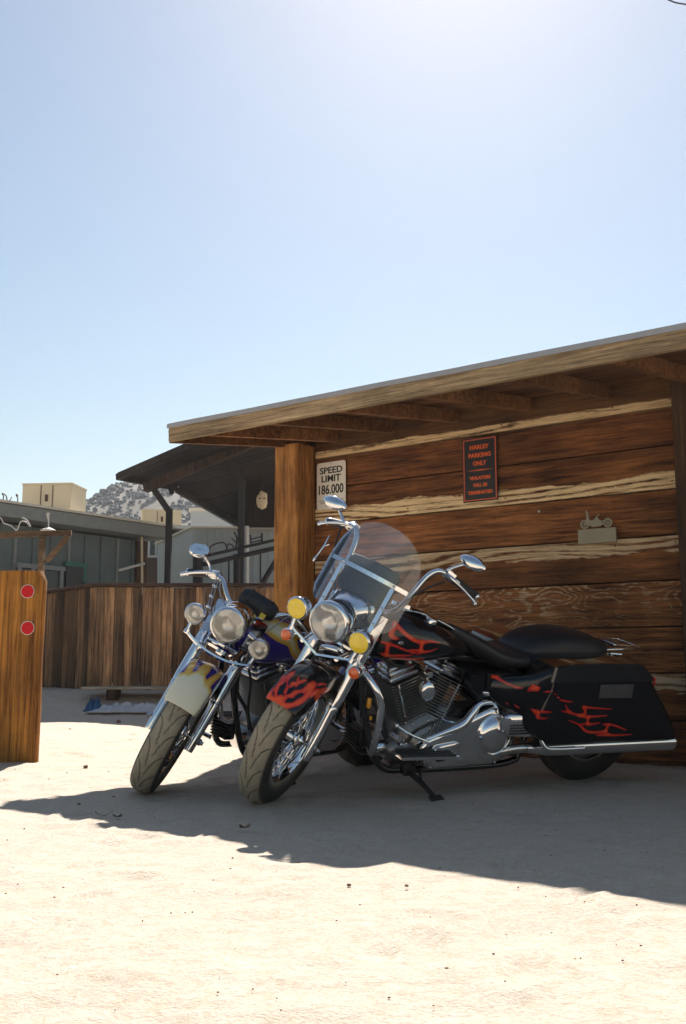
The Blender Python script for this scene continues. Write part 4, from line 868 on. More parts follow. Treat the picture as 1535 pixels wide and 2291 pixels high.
TY_N = 420
def make_tyre(parent, M, r0=.344, dust=1.):
    half = [(.0, r0), (.010, r0-.0003), (.020, r0-.0012), (.028, r0-.003), (.035, r0-.0055), (.041, r0-.009), (.0465, r0-.0135), (.052, r0-.019), (.057, r0-.026), (.0615, r0-.036), (.0655, r0-.05), (.067, r0-.066), (.064, r0-.085), (.056, r0-.105), (.047, r0-.120), (.043, r0-.128), (.036, r0-.129)]
    fine = []
    for (a, b_), (c_, d) in zip(half[:-1], half[1:]):
        fine.append((a, b_)); 
        if a < .055: fine.append(((a+c_)/2, (b_+d)/2))
    fine.append(half[-1])
    prof = [(-a, b_) for a, b_ in fine[::-1][:-1]]+fine
    th = np.arange(TY_N)*2*math.pi/TY_N; V = []; att = []
    lat = np.array([p[0] for p in prof]); rad = np.array([p[1] for p in prof])
    T_, L_ = np.meshgrid(th, lat); R_ = np.repeat(rad[:, None], TY_N, 1)
    per = 2*math.pi/18; g = np.full(T_.shape, 9.)
    for side in (1, -1):
        u = (T_+(0 if side > 0 else per/2)) % per; s_ = L_*side
        for k in (-1, 0, 1):
            for line in ([(-.075, .006), (-.03, .012), (.03, .026), (.06, .044), (.068, .062)],):
                q = [((a*2.6+k*per), b_) for a, b_ in line]
                for (a0, b0), (a1, b1) in zip(q[:-1], q[1:]):
                    ax_, ay_ = a0*r0, b0; dx, dy = (a1-a0)*r0, b1-b0; L2 = dx*dx+dy*dy
                    px_, py_ = u*r0-ax_, s_-ay_; t_ = np.clip((px_*dx+py_*dy)/L2, 0, 1)
                    g = np.minimum(g, np.hypot(px_-t_*dx, py_-t_*dy))
    groove = np.clip((.0032-g)/.0018, 0, 1); R_ = R_-.0035*groove
    tread = np.clip((.058-np.abs(L_))/.006, 0, 1)
    A_ = (tread*(1-groove)*.95+.05)*dust
    X = R_*np.cos(T_); Z = R_*np.sin(T_)
    m_ = MB(); n = TY_N; k = len(prof)
    m_.v = list(zip(X.ravel(), L_.ravel(), Z.ravel()))
    m_.f = [(j*n+i, j*n+(i+1) % n, (j+1)*n+(i+1) % n, (j+1)*n+i) for j in range(k-1) for i in range(n)]; m_.sm = [True]*len(m_.f)
    o = m_.build('tyre', 'tyre_rubber', parent, M, fix=False)
    at_ = o.data.attributes.new('paint', 'FLOAT', 'POINT'); at_.data.foreach_set('value', A_.ravel().astype(np.float32)); return o
def make_wheel(root, M, name, dust=1., spokes=40, discs=(-1,)):
    w = empty(name, M, root); I4 = Matrix.Identity(4); AY = (0, 1, 0)
    make_tyre(w, I4, dust=dust)
    m_ = MB(); m_.lathe([(.213, -.050), (.222, -.049), (.2235, -.045), (.214, -.040), (.206, -.030), (.200, -.012), (.199, 0), (.200, .012), (.206, .030), (.214, .040), (.2235, .045), (.222, .049), (.213, .050), (.203, .036), (.196, .014), (.195, 0), (.196, -.014), (.203, -.036), (.213, -.050)], axis=AY, n=72); m_.build('rim', 'chrome', w)
    m_ = MB(); m_.lathe([(.0, -.068), (.026, -.068), (.030, -.058), (.052, -.050), (.054, -.040), (.030, -.032), (.028, 0), (.030, .032), (.054, .040), (.052, .050), (.030, .058), (.026, .068), (0, .068)], axis=AY, n=32); m_.build('hub', 'chrome', w)
    if spokes:
        m_ = MB(); m_.tube([(0, 0, 0), (0, 0, .155)], .0021, 6, caps=False, spline=False); m_.tube([(0, 0, .150), (0, 0, .166)], .0036, 6, spline=False); sp0 = None
        for k in range(spokes):
            sd = 1 if k % 2 else -1; tw = R(38) if (k//2) % 2 else -R(38); a0 = 2*math.pi*k/spokes; a1 = a0+tw
            p0 = Vector((.048*math.cos(a0), .043*sd, .048*math.sin(a0))); p1 = Vector((.197*math.cos(a1), .010*sd, .197*math.sin(a1)))
            d = (p1-p0); L = d.length; d.normalize(); M_ = Matrix.Translation(p0) @ d.to_track_quat('Z', 'Y').to_matrix().to_4x4() @ Matrix.Diagonal((1, 1, L/.166, 1))
            if sp0 is None: sp0 = m_.build('spoke', 'chrome', w, M_)
            else: inst(sp0, M_, w)
    else:
        m_ = MB(); m_.lathe([(.05, .03), (.19, .018), (.2, .01), (.2, -.01), (.19, -.018), (.05, -.03)], axis=AY, n=48); m_.build('disc_wheel', 'alu_cast', w)
    for sd in discs:
        m_ = MB(); m_.lathe([(.075, .062*sd), (.146, .062*sd), (.146, .067*sd), (.075, .067*sd), (.075, .062*sd)], axis=AY, n=48, smooth=False); m_.lathe([(.04, .060*sd), (.078, .063*sd), (.078, .069*sd), (.04, .069*sd)], axis=AY, n=24); m_.build('brake_disc', 'chrome_worn', w)
    return w
def fender_mesh(th0, th1, Rf, half, skirt, n=90, front_cut=.0):
    """thin bowed shell over a wheel; returns MB (x fwd, y lateral, z up about the axle)"""
    prof = []; K = 14
    for k in range(-K, K+1):
        s = k/K; a = s*1.45
        if abs(s) < .62: lat = half*math.sin(abs(a))/math.sin(.62*1.45)*.97; rr_ = Rf-(1-math.cos(a))*.055
        else: u = (abs(s)-.62)/.38; lat = half*(.97+.03*math.sin(u*1.5)); rr_ = Rf-(1-math.cos(.62*1.45))*.055-u*skirt
        prof.append((math.copysign(lat, s) if s else 0., rr_, max(0, (abs(s)-.62)/.38)))
    V = []; F = []; m_ = len(prof)
    for i in range(n+1):
        u = i/n; th = R(th0+(th1-th0)*u)
        e = min(1, (u*n/9)); e = math.sqrt(max(0, 1-(1-e)**2)); e2 = min(1, (1-u)*n/6)
        for lat, rr_, sk in prof:
            r_ = rr_+sk*skirt*(1-e*.999)*1.0
            lat2 = lat*(.86+.14*e); V.append((r_*math.cos(th), lat2, r_*math.sin(th)))
    for i in range(n):
        for k in range(m_-1): F.append((i*m_+k, i*m_+k+1, (i+1)*m_+k+1, (i+1)*m_+k))
    q = MB(); q.add(V, F); return q

class Bike: pass
def start_bike(prm, label, cat, group):
    B = Bike(); (Fx, Fy, th, phi, de, eps, wb, off, sh, fh, spos, fp, dp, _z, gl, gz, gf, wide, ftop, r_) = prm[:20]
    B.__dict__.update(eps=eps, wb=wb, sh=sh, fh=fh, spos=spos, fp=fp, dp=dp, wide=wide, r=r_)
    fw = Vector((math.cos(th), math.sin(th), 0)); lf = Vector((-math.sin(th), math.cos(th), 0)); up = Vector((0, 0, 1))
    l2 = lf*math.cos(phi)-up*math.sin(phi); u2 = up*math.cos(phi)+lf*math.sin(phi)
    Rg = Vector((Fx, Fy, 0))-fw*wb; B.M = frame(Rg, fw, l2, u2)
    B.root = empty('motorcycle', B.M); tag(B.root, label, cat, group)
    ax = Vector((wb, 0, r_)); n = Vector((math.cos(eps), 0, math.sin(eps))); u = Vector((-math.sin(eps), 0, math.cos(eps))); piv = ax-n*off
    B.F = Matrix.Translation(piv) @ Matrix.Rotation(de, 4, u) @ Matrix.Translation(-piv) @ frame(ax, n, (0, 1, 0), u)
    B.off = off; return B
def b_fork(B, m_, name, mat, parent=None): return m_.build(name, mat, parent or B.root, B.F if parent is None else None)
def lamp(B, name, H, ax, r_, depth, lens_mat, clear, ringmat='chrome'):
    """a round lamp: shell > trim ring, reflector, lens, bulb"""
    H = Vector(H); ax = Vector(ax).normalized()
    m_ = MB(); m_.lathe([(r_*1.02, -.012), (r_*1.03, -.03), (r_*.99, -depth*.45), (r_*.86, -depth*.75), (r_*.55, -depth*.97), (0, -depth*1.02)], H, ax, 48)
    sh_ = m_.build(name, 'chrome', B.root, B.F)
    m_ = MB(); m_.lathe([(r_*.90, -.002), (r_*.94, .004), (r_*1.02, .001), (r_*1.07, -.006), (r_*1.08, -.014), (r_*1.03, -.02), (r_*.95, -.015), (r_*.90, -.002)], H, ax, 48); m_.build('trim_ring', ringmat, sh_)
    if clear:
        m_ = MB(); m_.lathe([(0, -r_*.62), (r_*.3, -r_*.56), (r_*.6, -r_*.38), (r_*.82, -r_*.14), (r_*.92, -.004)], H, ax, 40); m_.build('reflector', 'chrome', sh_)
        m_ = MB(); m_.lathe([(0, -r_*.18), (r_*.13, -r_*.2), (r_*.14, -r_*.4), (r_*.1, -r_*.55)], H, ax, 20); m_.build('bulb', 'chrome_worn', sh_)
        m_ = MB(); m_.lathe([(0, r_*.16), (r_*.3, r_*.145), (r_*.6, r_*.10), (r_*.8, r_*.045), (r_*.92, 0)], H, ax, 40); m_.build('lens', lens_mat, sh_)
    else:
        m_ = MB(); m_.lathe([(0, r_*.14), (r_*.3, r_*.125), (r_*.6, r_*.08), (r_*.8, r_*.035), (r_*.92, 0), (r_*.92, -.006)], H, ax, 40); m_.build('lens', lens_mat, sh_)
    return sh_
glass('lens_frosted', (.97, .95, .90), .06, .3, .42, (1, .94, .82), 2.0)

def front_end(B, big):
    eps, wide = B.eps, B.wide; root = B.root; hd = Vector((math.cos(eps), 0, -math.sin(eps)))
    make_wheel(root, B.F, 'front_wheel', 1., 40, (-1,))
    for sd in (1, -1):
        m_ = MB(); m_.lathe([(0, -.066), (.020, -.066), (.023, -.058), (.024, .02), (.0255, .10), (.0265, .175), (.030, .19), (.030, .205), (.0265, .21)], (0, wide*sd, 0), (0, 0, 1), 28)
        fk = m_.build('fork_leg', 'chrome', root, B.F)
        m_ = MB(); m_.lathe([(.0265, .20), (.031, .215), (.032, .25), (.032, .44), (.035, .455), (.035, .475), (.031, .48), (.031, .56)], (0, wide*sd, 0), (0, 0, 1), 28); m_.build('fork_cover', 'chrome', fk)
        m_ = MB(); m_.lathe([(0, 0), (.016, 0), (.018, .004), (.018, .016), (.011, .018), (.011, .028), (0, .028)], (0, (wide+.02)*sd, 0), (0, sd, 0), 6, smooth=False); m_.build('axle_nut', 'chrome_worn', fk)
        m_ = MB(); m_.tube([(-.03, (wide-.018)*sd, .19), (-.035, (wide-.024)*sd, .215), (-.02, (wide-.027)*sd, .26)], [.012, .016, .01], 8); m_.build('fender_bracket', 'chrome', fk)
    m_ = MB(); m_.tube([(0, -wide, 0), (0, wide, 0)], .012, 12, spline=False); m_.build('axle', 'chrome_worn', root, B.F)
    m_ = MB(); m_.box((-.02, -.092, .115), (.06, .05, .11), bev=.015); m_.box((-.02, -.074, .115), (.035, .03, .08), bev=.008); m_.build('brake_caliper', 'chrome_worn', root, B.F)
    m_ = MB(); m_.box((-.035, 0, .47), (.10, wide*2+.06, .035), bev=.012); m_.box((-.035, 0, .66), (.10, wide*2+.05, .03), bev=.012); m_.tube([(-B.off, 0, .44), (-B.off, 0, .70)], .03, 14, spline=False); m_.build('triple_tree', 'chrome', root, B.F)
    # headlamp and its nacelle
    H = Vector((B.fh, 0, B.sh)); lamp(B, 'headlight', H, hd, .090 if big else .084, .19, 'lens_clear' if big else 'lens_frosted', True)
    c0 = H-hd*.20
    m_ = MB(); rings = []
    for k, (d, w, h) in enumerate([(0, .075, .075), (.04, .095, .09), (.09, .118, .10), (.14, .128, .10), (.20, .12, .085), (.24, .07, .05)] if big else [(0, .07, .07), (.04, .08, .075), (.09, .085, .07), (.13, .06, .045)]):
        ce = H-hd*(.15+d); rings.append([tuple(ce+Vector((0, 1, 0))*w*math.copysign(abs(math.cos(a))**.8, math.cos(a))+Vector((math.sin(eps), 0, math.cos(eps)))*h*math.copysign(abs(math.sin(a))**.8, math.sin(a))) for a in [2*math.pi*q/28 for q in range(28)]])
    m_.loft(rings); m_.build('nacelle', 'chrome', root, B.F)
    for sd in (1, -1):
        m_ = MB(); m_.loft([[(.055, sd*.085, a), (.012, sd*(wide+.036), a), (-.045, sd*(wide+.030), a), (-.045, sd*.08, a)] for a in (.43, .50, .60, .675)], False)
        fc = m_.build('fork_shroud', 'chrome', root, B.F)
        for k in range(3):
            m_ = MB(); m_.beam((.058-.0*k, sd*.10, .50+.014*k), (.018, sd*(wide+.040), .50+.014*k), .006, .005); m_.build('trim_line', 'chrome_worn', fc)
    # passing lamps on a chrome bar
    for sd in (1, -1):
        lp_ = lamp(B, 'passing_lamp', (B.fp, B.dp*sd, B.spos), hd, .049 if big else .050, .085, 'lens_yellow' if big else 'lens_frosted', not big)
        m_ = MB(); m_.tube([(B.fp-.04, B.dp*sd, B.spos-.03), (B.fp-.045, B.dp*sd*.97, B.spos-.075)], [.012, .010], 10, spline=False); m_.lathe([(0, 0), (.014, 0), (.014, .02), (0, .02)], (B.fp-.045, B.dp*sd*.97, B.spos-.095), (0, 0, 1), 8, smooth=False); m_.build('lamp_mount', 'chrome', lp_)
    m_ = MB(); z0 = B.spos-.085; dz = .055 if big else .040; pts = []
    for k in range(25):
        s = k/12-1; sag = (1-abs(s)**(1.0 if big else 2.2))
        pts.append(Vector((B.fp-.05-.02*sag, B.dp*s, z0-dz*sag)))
    for i in range(24):
        a, b_ = pts[i], pts[i+1]
        m_.add([a+Vector((-.014, 0, -.004)), a+Vector((.014, 0, 0)), a+Vector((.014, 0, .010)), a+Vector((-.014, 0, .010)), b_+Vector((-.014, 0, -.004)), b_+Vector((.014, 0, 0)), b_+Vector((.014, 0, .010)), b_+Vector((-.014, 0, .010))], [(0, 1, 5, 4), (1, 2, 6, 5), (2, 3, 7, 6), (3, 0, 4, 7)], True)
    m_.build('light_bar', 'chrome', root, B.F)
    for sd in (1, -1):
        m_ = MB(); m_.tube([(B.fp-.06, .09*sd, z0-dz*.5), (.08, wide*.9*sd, .48)], .010, 8, spline=False); m_.build('bar_strut', 'chrome', root, B.F)
    # turn signals
    for sd in ((1, -1) if big else ()):
        q = Vector((.20, sd*.182, .39)); m_ = MB(); m_.lathe([(.026, 0), (.029, -.006), (.028, -.03), (.018, -.05), (0, -.054)], q, hd, 24); ts = m_.build('turn_signal', 'chrome', root, B.F)
        m_ = MB(); m_.lathe([(0, .008), (.014, .006), (.024, .001), (.026, 0)], q, hd, 24); m_.build('lens', 'lens_orange', ts)
        m_ = MB(); m_.tube([q-hd*.03, (.06, sd*(wide+.02), .44)], .008, 8, spline=False); m_.build('stalk', 'chrome', ts)

def fork_item(B, name, mat, fn, parent=None):
    m_ = MB(); fn(m_); return m_.build(name, mat, parent or B.root, B.F if parent is None else None)

def controls(B, bar, grip0, grip1, r_=.0145, mir=None, mr_=None):
    """bar: centre line for the left side; the right side mirrors it"""
    full = [(b_, -c_, a) for b_, c_, a in bar[::-1]]+[p for p in bar if p[1] > 1e-6 or True]
    m_ = MB(); m_.tube(full, r_, 14); hb = m_.build('handlebar', 'chrome', B.root, B.F)
    for sd in (1, -1):
        g0 = Vector((grip0[0], grip0[1]*sd, grip0[2])); g1 = Vector((grip1[0], grip1[1]*sd, grip1[2])); d = (g1-g0); L = d.length; d.normalize()
        m_ = MB(); prof = [(0, 0), (.020, 0), (.021, .004)]
        for k in range(9): prof += [(.0188, .012+k*L*.095), (.0205, .018+k*L*.095)]
        prof += [(.0205, L-.012), (0, L-.012)]
        m_.lathe(prof, g0, d, 18); gr = m_.build('grip', 'black_rubber', B.root, B.F)
        m_ = MB(); m_.lathe([(.0205, L-.012), (.0215, L-.008), (.019, L), (0, L)], g0, d, 18); m_.build('end_cap', 'chrome', gr)
        q = g0-d*.03
        m_ = MB(); m_.ball((0, 0, 0), (.028, .042, .022), 18, 10); m_.box((.012, 0, .012), (.05, .06, .030), bev=.008)
        rotd = d.to_track_quat('Y', 'Z').to_matrix().to_4x4(); m_.v = [tuple(q+rotd.to_3x3() @ Vector(p)) for p in m_.v]
        mc = m_.build('control_housing', 'chrome', B.root, B.F)
        m_ = MB(); m_.tube([q+Vector((.04, 0, 0)), q+d*.05+Vector((.062, 0, -.006)), q+d*.13+Vector((.060, 0, -.018)), q+d*.185+Vector((.052, 0, -.032))], [.008, .0085, .007, .010], 10); m_.ball(tuple(q+d*.188+Vector((.052, 0, -.033))), .012, 10, 8); m_.build('lever', 'chrome', B.root, B.F)
    return hb
def mirror(B, c, rx, ry, axis, up, stem, fins=False):
    c = Vector(c); ax = Vector(axis).normalized()
    m_ = MB(); m_.lathe([(0, .026), (ry*.45, .024), (ry*.82, .015), (ry, .003), (ry*1.0, -.004), (ry*.95, -.006)], c, ax, 36, sx=rx/ry, ref=up); mi = m_.build('mirror', 'chrome', B.root, B.F)
    m_ = MB(); m_.lathe([(ry*.96, -.0055), (ry*.9, -.007), (0, -.007)], c, ax, 36, sx=rx/ry, ref=up); m_.build('glass', 'window_glass', mi)
    m_ = MB(); m_.tube(stem, [.009, .008, .0075][:len(stem)] if len(stem) <= 3 else .008, 10); m_.build('stem', 'chrome', mi)
    if fins:
        x = Vector(up); x = (x-ax*x.dot(ax)).normalized(); y = ax.cross(x)
        for k in range(6):
            s = (k-2.5)/3.2; L = rx*math.sqrt(max(.02, 1-s*s))*.95
            m_ = MB(); m_.beam(c+y*ry*s-x*L+ax*.022, c+y*ry*s+x*L+ax*.022, .006, .010); m_.build('rib', 'chrome', mi)
    return mi

def drive_train(B, dx, detail):
    """frame, engine and gearbox in body coordinates; dx moves everything along the bike"""
    X = lambda x: x+dx; root = B.root
    def bld(name, mat, fn, parent=None):
        m_ = MB(); fn(m_); return m_.build(name, mat, parent or root)
    for sd in (1, -1):
        def fr(m_):
            m_.tube([(X(1.53), .02*sd, .83), (X(1.50), .05*sd, .60), (X(1.44), .09*sd, .34), (X(1.36), .115*sd, .19), (X(1.20), .125*sd, .165), (X(.70), .13*sd, .165), (X(.55), .13*sd, .19)], .018, 10)
            m_.tube([(X(.55), .13*sd, .19), (X(.50), .12*sd, .38), (X(.56), .11*sd, .60), (X(.75), .06*sd, .70)], .016, 10)
        bld('frame_tube', 'black_paint', fr)
    bld('backbone', 'black_paint', lambda m_: (m_.tube([(X(1.52), 0, .84), (X(1.2), 0, .72), (X(.75), 0, .69)], .028, 12), m_.tube([(X(1.515), 0, .93), (X(1.57), 0, .76)], .036, 16, spline=False)))
    # crankcase
    cc = bld('crankcase', 'alu_cast', lambda m_: (m_.lathe([(0, -.085), (.13, -.085), (.14, -.07), (.14, .07), (.13, .085), (0, .085)], (X(1.13), 0, .30), (0, 1, 0), 40), m_.box((X(1.16), 0, .24), (.30, .20, .12), bev=.03)))
    bld('gearbox', 'alu_cast', lambda m_: m_.box((X(.80), 0, .33), (.30, .22, .22), bev=.04))
    bld('oil_filter', 'chrome', lambda m_: m_.lathe([(0, 0), (.03, 0), (.038, .01), (.038, .10), (0, .10)], (X(1.27), .02, .25), (1, 0, -.15), 20))
    bld('rocker_cover_bolts', 'chrome_worn', lambda m_: [m_.ball((X(1.13)+.10*math.cos(a), .088, .30+.10*math.sin(a)), .007, 8, 6) for a in np.linspace(0, 5.5, 7)])
    for k, sg in enumerate((1, -1)):
        a = R(22.5)*sg; d = Vector((math.sin(a), 0, math.cos(a))); e = Vector((math.cos(a), 0, -math.sin(a))); o_ = Vector((X(1.13), 0, .28))
        C = frame(o_, e, (0, 1, 0), d)
        cy = MB(); cy.lathe([(0, .10), (.058, .10), (.058, .34), (0, .34)], (0, 0, 0), (0, 0, 1), 24); cy = cy.build('cylinder', 'dark_metal', root, C)
        nf = 15; f0 = None
        for i in range(nf):
            h = .130+i*.0150; w = .158+.012*(i > 10); dp_ = .172
            if f0 is None:
                m_ = MB(); m_.box((0, 0, 0), (w, dp_, .0042), bev=.0015); m_.box((0, .0, 0), (w*.8, dp_+.014, .0042)); f0 = m_.build('cooling_fin', 'alu_fins', cy, Matrix.Translation((0, 0, h)))
            else: inst(f0, Matrix.Translation((0, 0, h)) @ Matrix.Diagonal((w/.158, 1, 1, 1)), cy)
        m_ = MB(); m_.box((0, 0, .365), (.165, .165, .028), bev=.008); m_.box((0, 0, .392), (.15, .15, .03), bev=.012); m_.box((-.0, 0, .412), (.12, .12, .02), bev=.01); m_.build('rocker_box', 'chrome_worn', cy)
        for yy in (-.05, .05):
            for xx in (-.06, .06):
                m_ = MB(); m_.lathe([(0, 0), (.009, 0), (.009, .016), (0, .018)], (xx, yy, .404), (0, 0, 1), 6, smooth=False); m_.build('bolt', 'chrome', cy)
        m_ = MB(); m_.tube([(.05*sg, .092, .345), (.05*sg, .094, .14)], .006, 8, spline=False); m_.build('head_bolt_cover', 'chrome', cy)
        for y_ in (-.10,):
            m_ = MB(); m_.tube([(.02, y_, .36), (.0, y_-.01, .12)], .012, 10, spline=False); m_.build('pushrod_tube', 'chrome', cy)
    # horn between the cylinders
    hc = bld('horn_cover', 'chrome', lambda m_: m_.lathe([(0, .026), (.03, .024), (.046, .016), (.053, .004), (.053, -.02), (.04, -.03), (0, -.03)], (X(1.165), .135, .562), (.10, 1, .0), 36, sx=.80, ref=(1, 0, 0)))
    bld('horn_bracket', 'chrome', lambda m_: (m_.lathe([(0, .012), (.015, .01), (.021, 0), (.021, -.02), (0, -.02)], (X(1.16), .125, .640), (0, 1, 0), 20), m_.tube([(X(1.16), .11, .64), (X(1.16), .11, .56)], .008, 8, spline=False)))
    bld('intake_pipe', 'alu_cast', lambda m_: m_.tube([(X(1.22), -.02, .55), (X(1.13), -.06, .575), (X(1.04), -.02, .55)], .024, 12))
    bld('air_cleaner', 'chrome', lambda m_: m_.lathe([(0, 0), (.085, 0), (.095, .015), (.095, .05), (.08, .065), (0, .068)], (X(1.13), -.10, .56), (0, -1, 0), 36))
    # primary cover, left side
    def hull(c0, r0, c1, r1, n=40):
        pts = []
        for k in range(n):
            a = 2*math.pi*k/n; dx_, dz_ = math.cos(a), math.sin(a); s0 = c0[0]*dx_+c0[1]*dz_+r0; s1 = c1[0]*dx_+c1[1]*dz_+r1
            c_, r_ = (c0, r0) if s0 > s1 else (c1, r1); pts.append((c_[0]+r_*dx_, c_[1]+r_*dz_))
        return pts
    ph = hull((X(1.115), .275), .085, (X(.785), .345), .150)
    pc = bld('primary_cover', 'chrome', lambda m_: m_.prism(ph, y0=.10, y1=.17, smooth=True, dome=[(.995, .185), (.97, .198), (.92, .205), (.80, .210), (.5, .212)]))
    bld('derby_cover', 'chrome', lambda m_: m_.lathe([(.106, -.02), (.106, .006), (.100, .011), (.096, .007), (.092, .010), (.088, .020), (.072, .033), (.05, .042), (.025, .046), (0, .047)], (X(.785), .208, .355), (0, 1, 0), 44), pc)
    bld('inspection_cover', 'chrome', lambda m_: m_.prism(hull((X(1.11), .285), .032, (X(1.02), .30), .032, 24), y0=.205, y1=.226, smooth=True, dome=[(.93, .232), (.6, .237)]), pc)
    def bolts(m_):
        n = len(ph); cx = sum(p[0] for p in ph)/n; cz = sum(p[1] for p in ph)/n
        for k in range(0, n, 4): m_.ball((cx+(ph[k][0]-cx)*.95, .202, cz+(ph[k][1]-cz)*.95), .0065, 8, 6)
    bld('cover_bolts', 'chrome_worn', bolts, pc)
    tb = bld('upper_cover', 'chrome', lambda m_: m_.tube([(X(1.17), .185, .335), (X(1.06), .195, .375), (X(.975), .20, .41), (X(.925), .20, .47), (X(.885), .195, .510), (X(.80), .19, .512), (X(.755), .19, .45)], [.010, .020, .024, .020, .014, .012, .010], 12))
    # shift rod, floorboards, stand
    bld('shift_rod', 'chrome', lambda m_: (m_.tube([(X(1.36), .19, .42), (X(1.28), .21, .375), (X(1.17), .215, .335)], .007, 8), m_.ball((X(1.36), .21, .42), .013, 10, 8)))
    bld('shift_pedal', 'chrome', lambda m_: (m_.tube([(X(1.42), .30, .40), (X(1.36), .25, .345), (X(1.30), .21, .33)], .009, 8), m_.tube([(X(1.42), .27, .402), (X(1.42), .34, .402)], .013, 10, spline=False)))
    for sd in (1, -1):
        fb_ = bld('floorboard', 'chrome', lambda m_: m_.prism([(X(1.36), .285), (X(1.36), .300), (X(1.04), .290), (X(1.03), .275)], y0=.20*sd, y1=.30*sd))
        for k in range(4): bld('rubber_strip', 'black_rubber', lambda m_: m_.beam((X(1.35), (.218+.021*k)*sd, .302), (X(1.05), (.218+.021*k)*sd, .292), .009, .008), fb_)
        bld('floorboard_bracket', 'black_steel', lambda m_: (m_.tube([(X(1.30), .12*sd, .20), (X(1.30), .26*sd, .275)], .013, 8, spline=False), m_.tube([(X(1.10), .12*sd, .20), (X(1.10), .26*sd, .27)], .013, 8, spline=False)))
    Minv = B.M.inverted(); foot = Minv @ B.stand
    bld('kickstand', 'black_steel', lambda m_: (m_.tube([(X(1.215), .14, .165), tuple(Vector((X(1.215), .14, .165)).lerp(foot, .5)+Vector((.0, .0, .008))), tuple(foot)], [.015, .013, .011], 12), m_.beam(foot-Vector((.035, 0, -.004)), foot+Vector((.035, .01, .004)), .035, .010, up=(0, .3, 1)), m_.box((X(1.215), .135, .175), (.07, .06, .06), bev=.012)))
    bld('stand_spring', 'dark_metal', lambda m_: m_.tube([(X(1.16), .15, .18), tuple(Vector((X(1.20), .155, .16)).lerp(foot, .45))], .006, 8, spline=False))
    bld('wiring', 'cable_black', lambda m_: (m_.tube([(X(1.50), .06, .76), (X(1.42), .10, .60), (X(1.40), .11, .42), (X(1.34), .12, .30)], .007, 8), m_.tube([(X(1.47), -.04, .78), (X(1.36), .05, .68), (X(1.25), .07, .66)], .008, 8), m_.tube([(X(1.44), .03, .62), (X(1.40), .0, .50), (X(1.33), .03, .40), (X(1.30), .05, .30)], .011, 8)))
    bld('voltage_regulator', 'dark_metal', lambda m_: [m_.box((X(1.435), 0, .30), (.05, .13, .09), bev=.01)]+[m_.box((X(1.468), 0, .262+.016*k), (.022, .13, .005)) for k in range(6)])
    bld('exhaust_header', 'chrome', lambda m_: (m_.tube([(X(1.27), -.06, .60), (X(1.36), -.12, .56), (X(1.37), -.15, .40), (X(1.26), -.17, .27), (X(.9), -.19, .235), (X(.5), -.22, .27)], .022, 12), m_.tube([(X(1.0), -.06, .60), (X(.93), -.13, .55), (X(.92), -.17, .40), (X(.80), -.19, .30)], .022, 12)))

# ---- the flame bike in front -------------------------------------------------
A = start_bike([-0.3226, 4.7864, -2.6393, 0.2852, 0.7141, 0.4192, 1.8384, 0.0724, 0.5287, 0.3037, 0.5177, 0.292, 0.1632, 0.0, 0.4144, 0.9605, -0.118, 0.1156, 0.4443, 0.3441],
    'black touring motorcycle with red flames, clear windshield and yellow passing lamps, nearest the camera', 'motorcycle', 'motorcycles parked under the shed roof')
A.stand = Vector((.429, 4.752, .012))
front_end(A, True)
def bld(name, mat, fn, parent=None, M=None):
    m_ = MB(); fn(m_); return m_.build(name, mat, parent or A.root, M)
fm = fender_mesh(44-math.degrees(A.eps), 178-math.degrees(A.eps), .362, .090, .062)
fd = fm.build('front_fender', 'flame_paint', A.root, A.F, fix=False)
def fpaint(p):
    FT = [[(a*.965, b_, c_*.965, w*1.45+.003) for a, b_, c_, w in s] for s in F3]; DT = [[(a*.965, b_, c_*.965, w) for a, b_, c_, w in s] for s in D3]
    q = p.copy(); m1 = np.maximum(sdf_strokes(q, FT), -sdf_strokes(q, DT)); q[:, 1] *= -1; m2 = np.maximum(sdf_strokes(q, FT), -sdf_strokes(q, DT))
    return np.where(p[:, 1] > .01, m1, np.where(p[:, 1] < -.09, m2, np.minimum(m1, m2+.004)))
fd.modifiers.new('subdivision', 'SUBSURF').levels = 0
def subdiv(o, lv):      # real subdivision before painting, so that flame edges stay crisp
    dg = bpy.context.evaluated_depsgraph_get(); o.modifiers.clear(); md = o.modifiers.new('s', 'SUBSURF'); md.levels = lv; md.render_levels = lv
    bpy.context.view_layer.update(); me = bpy.data.meshes.new_from_object(o.evaluated_get(bpy.context.evaluated_depsgraph_get())); o.modifiers.clear(); o.data = me
subdiv(fd, 2); paint_attr(fd, fpaint)
md = fd.modifiers.new('thickness', 'SOLIDIFY'); md.thickness = .003; md.offset = -1
bld('fender_trim', 'chrome', lambda m_: m_.ball((0, 0, .366), (.03, .014, .012), 14, 8), fd)

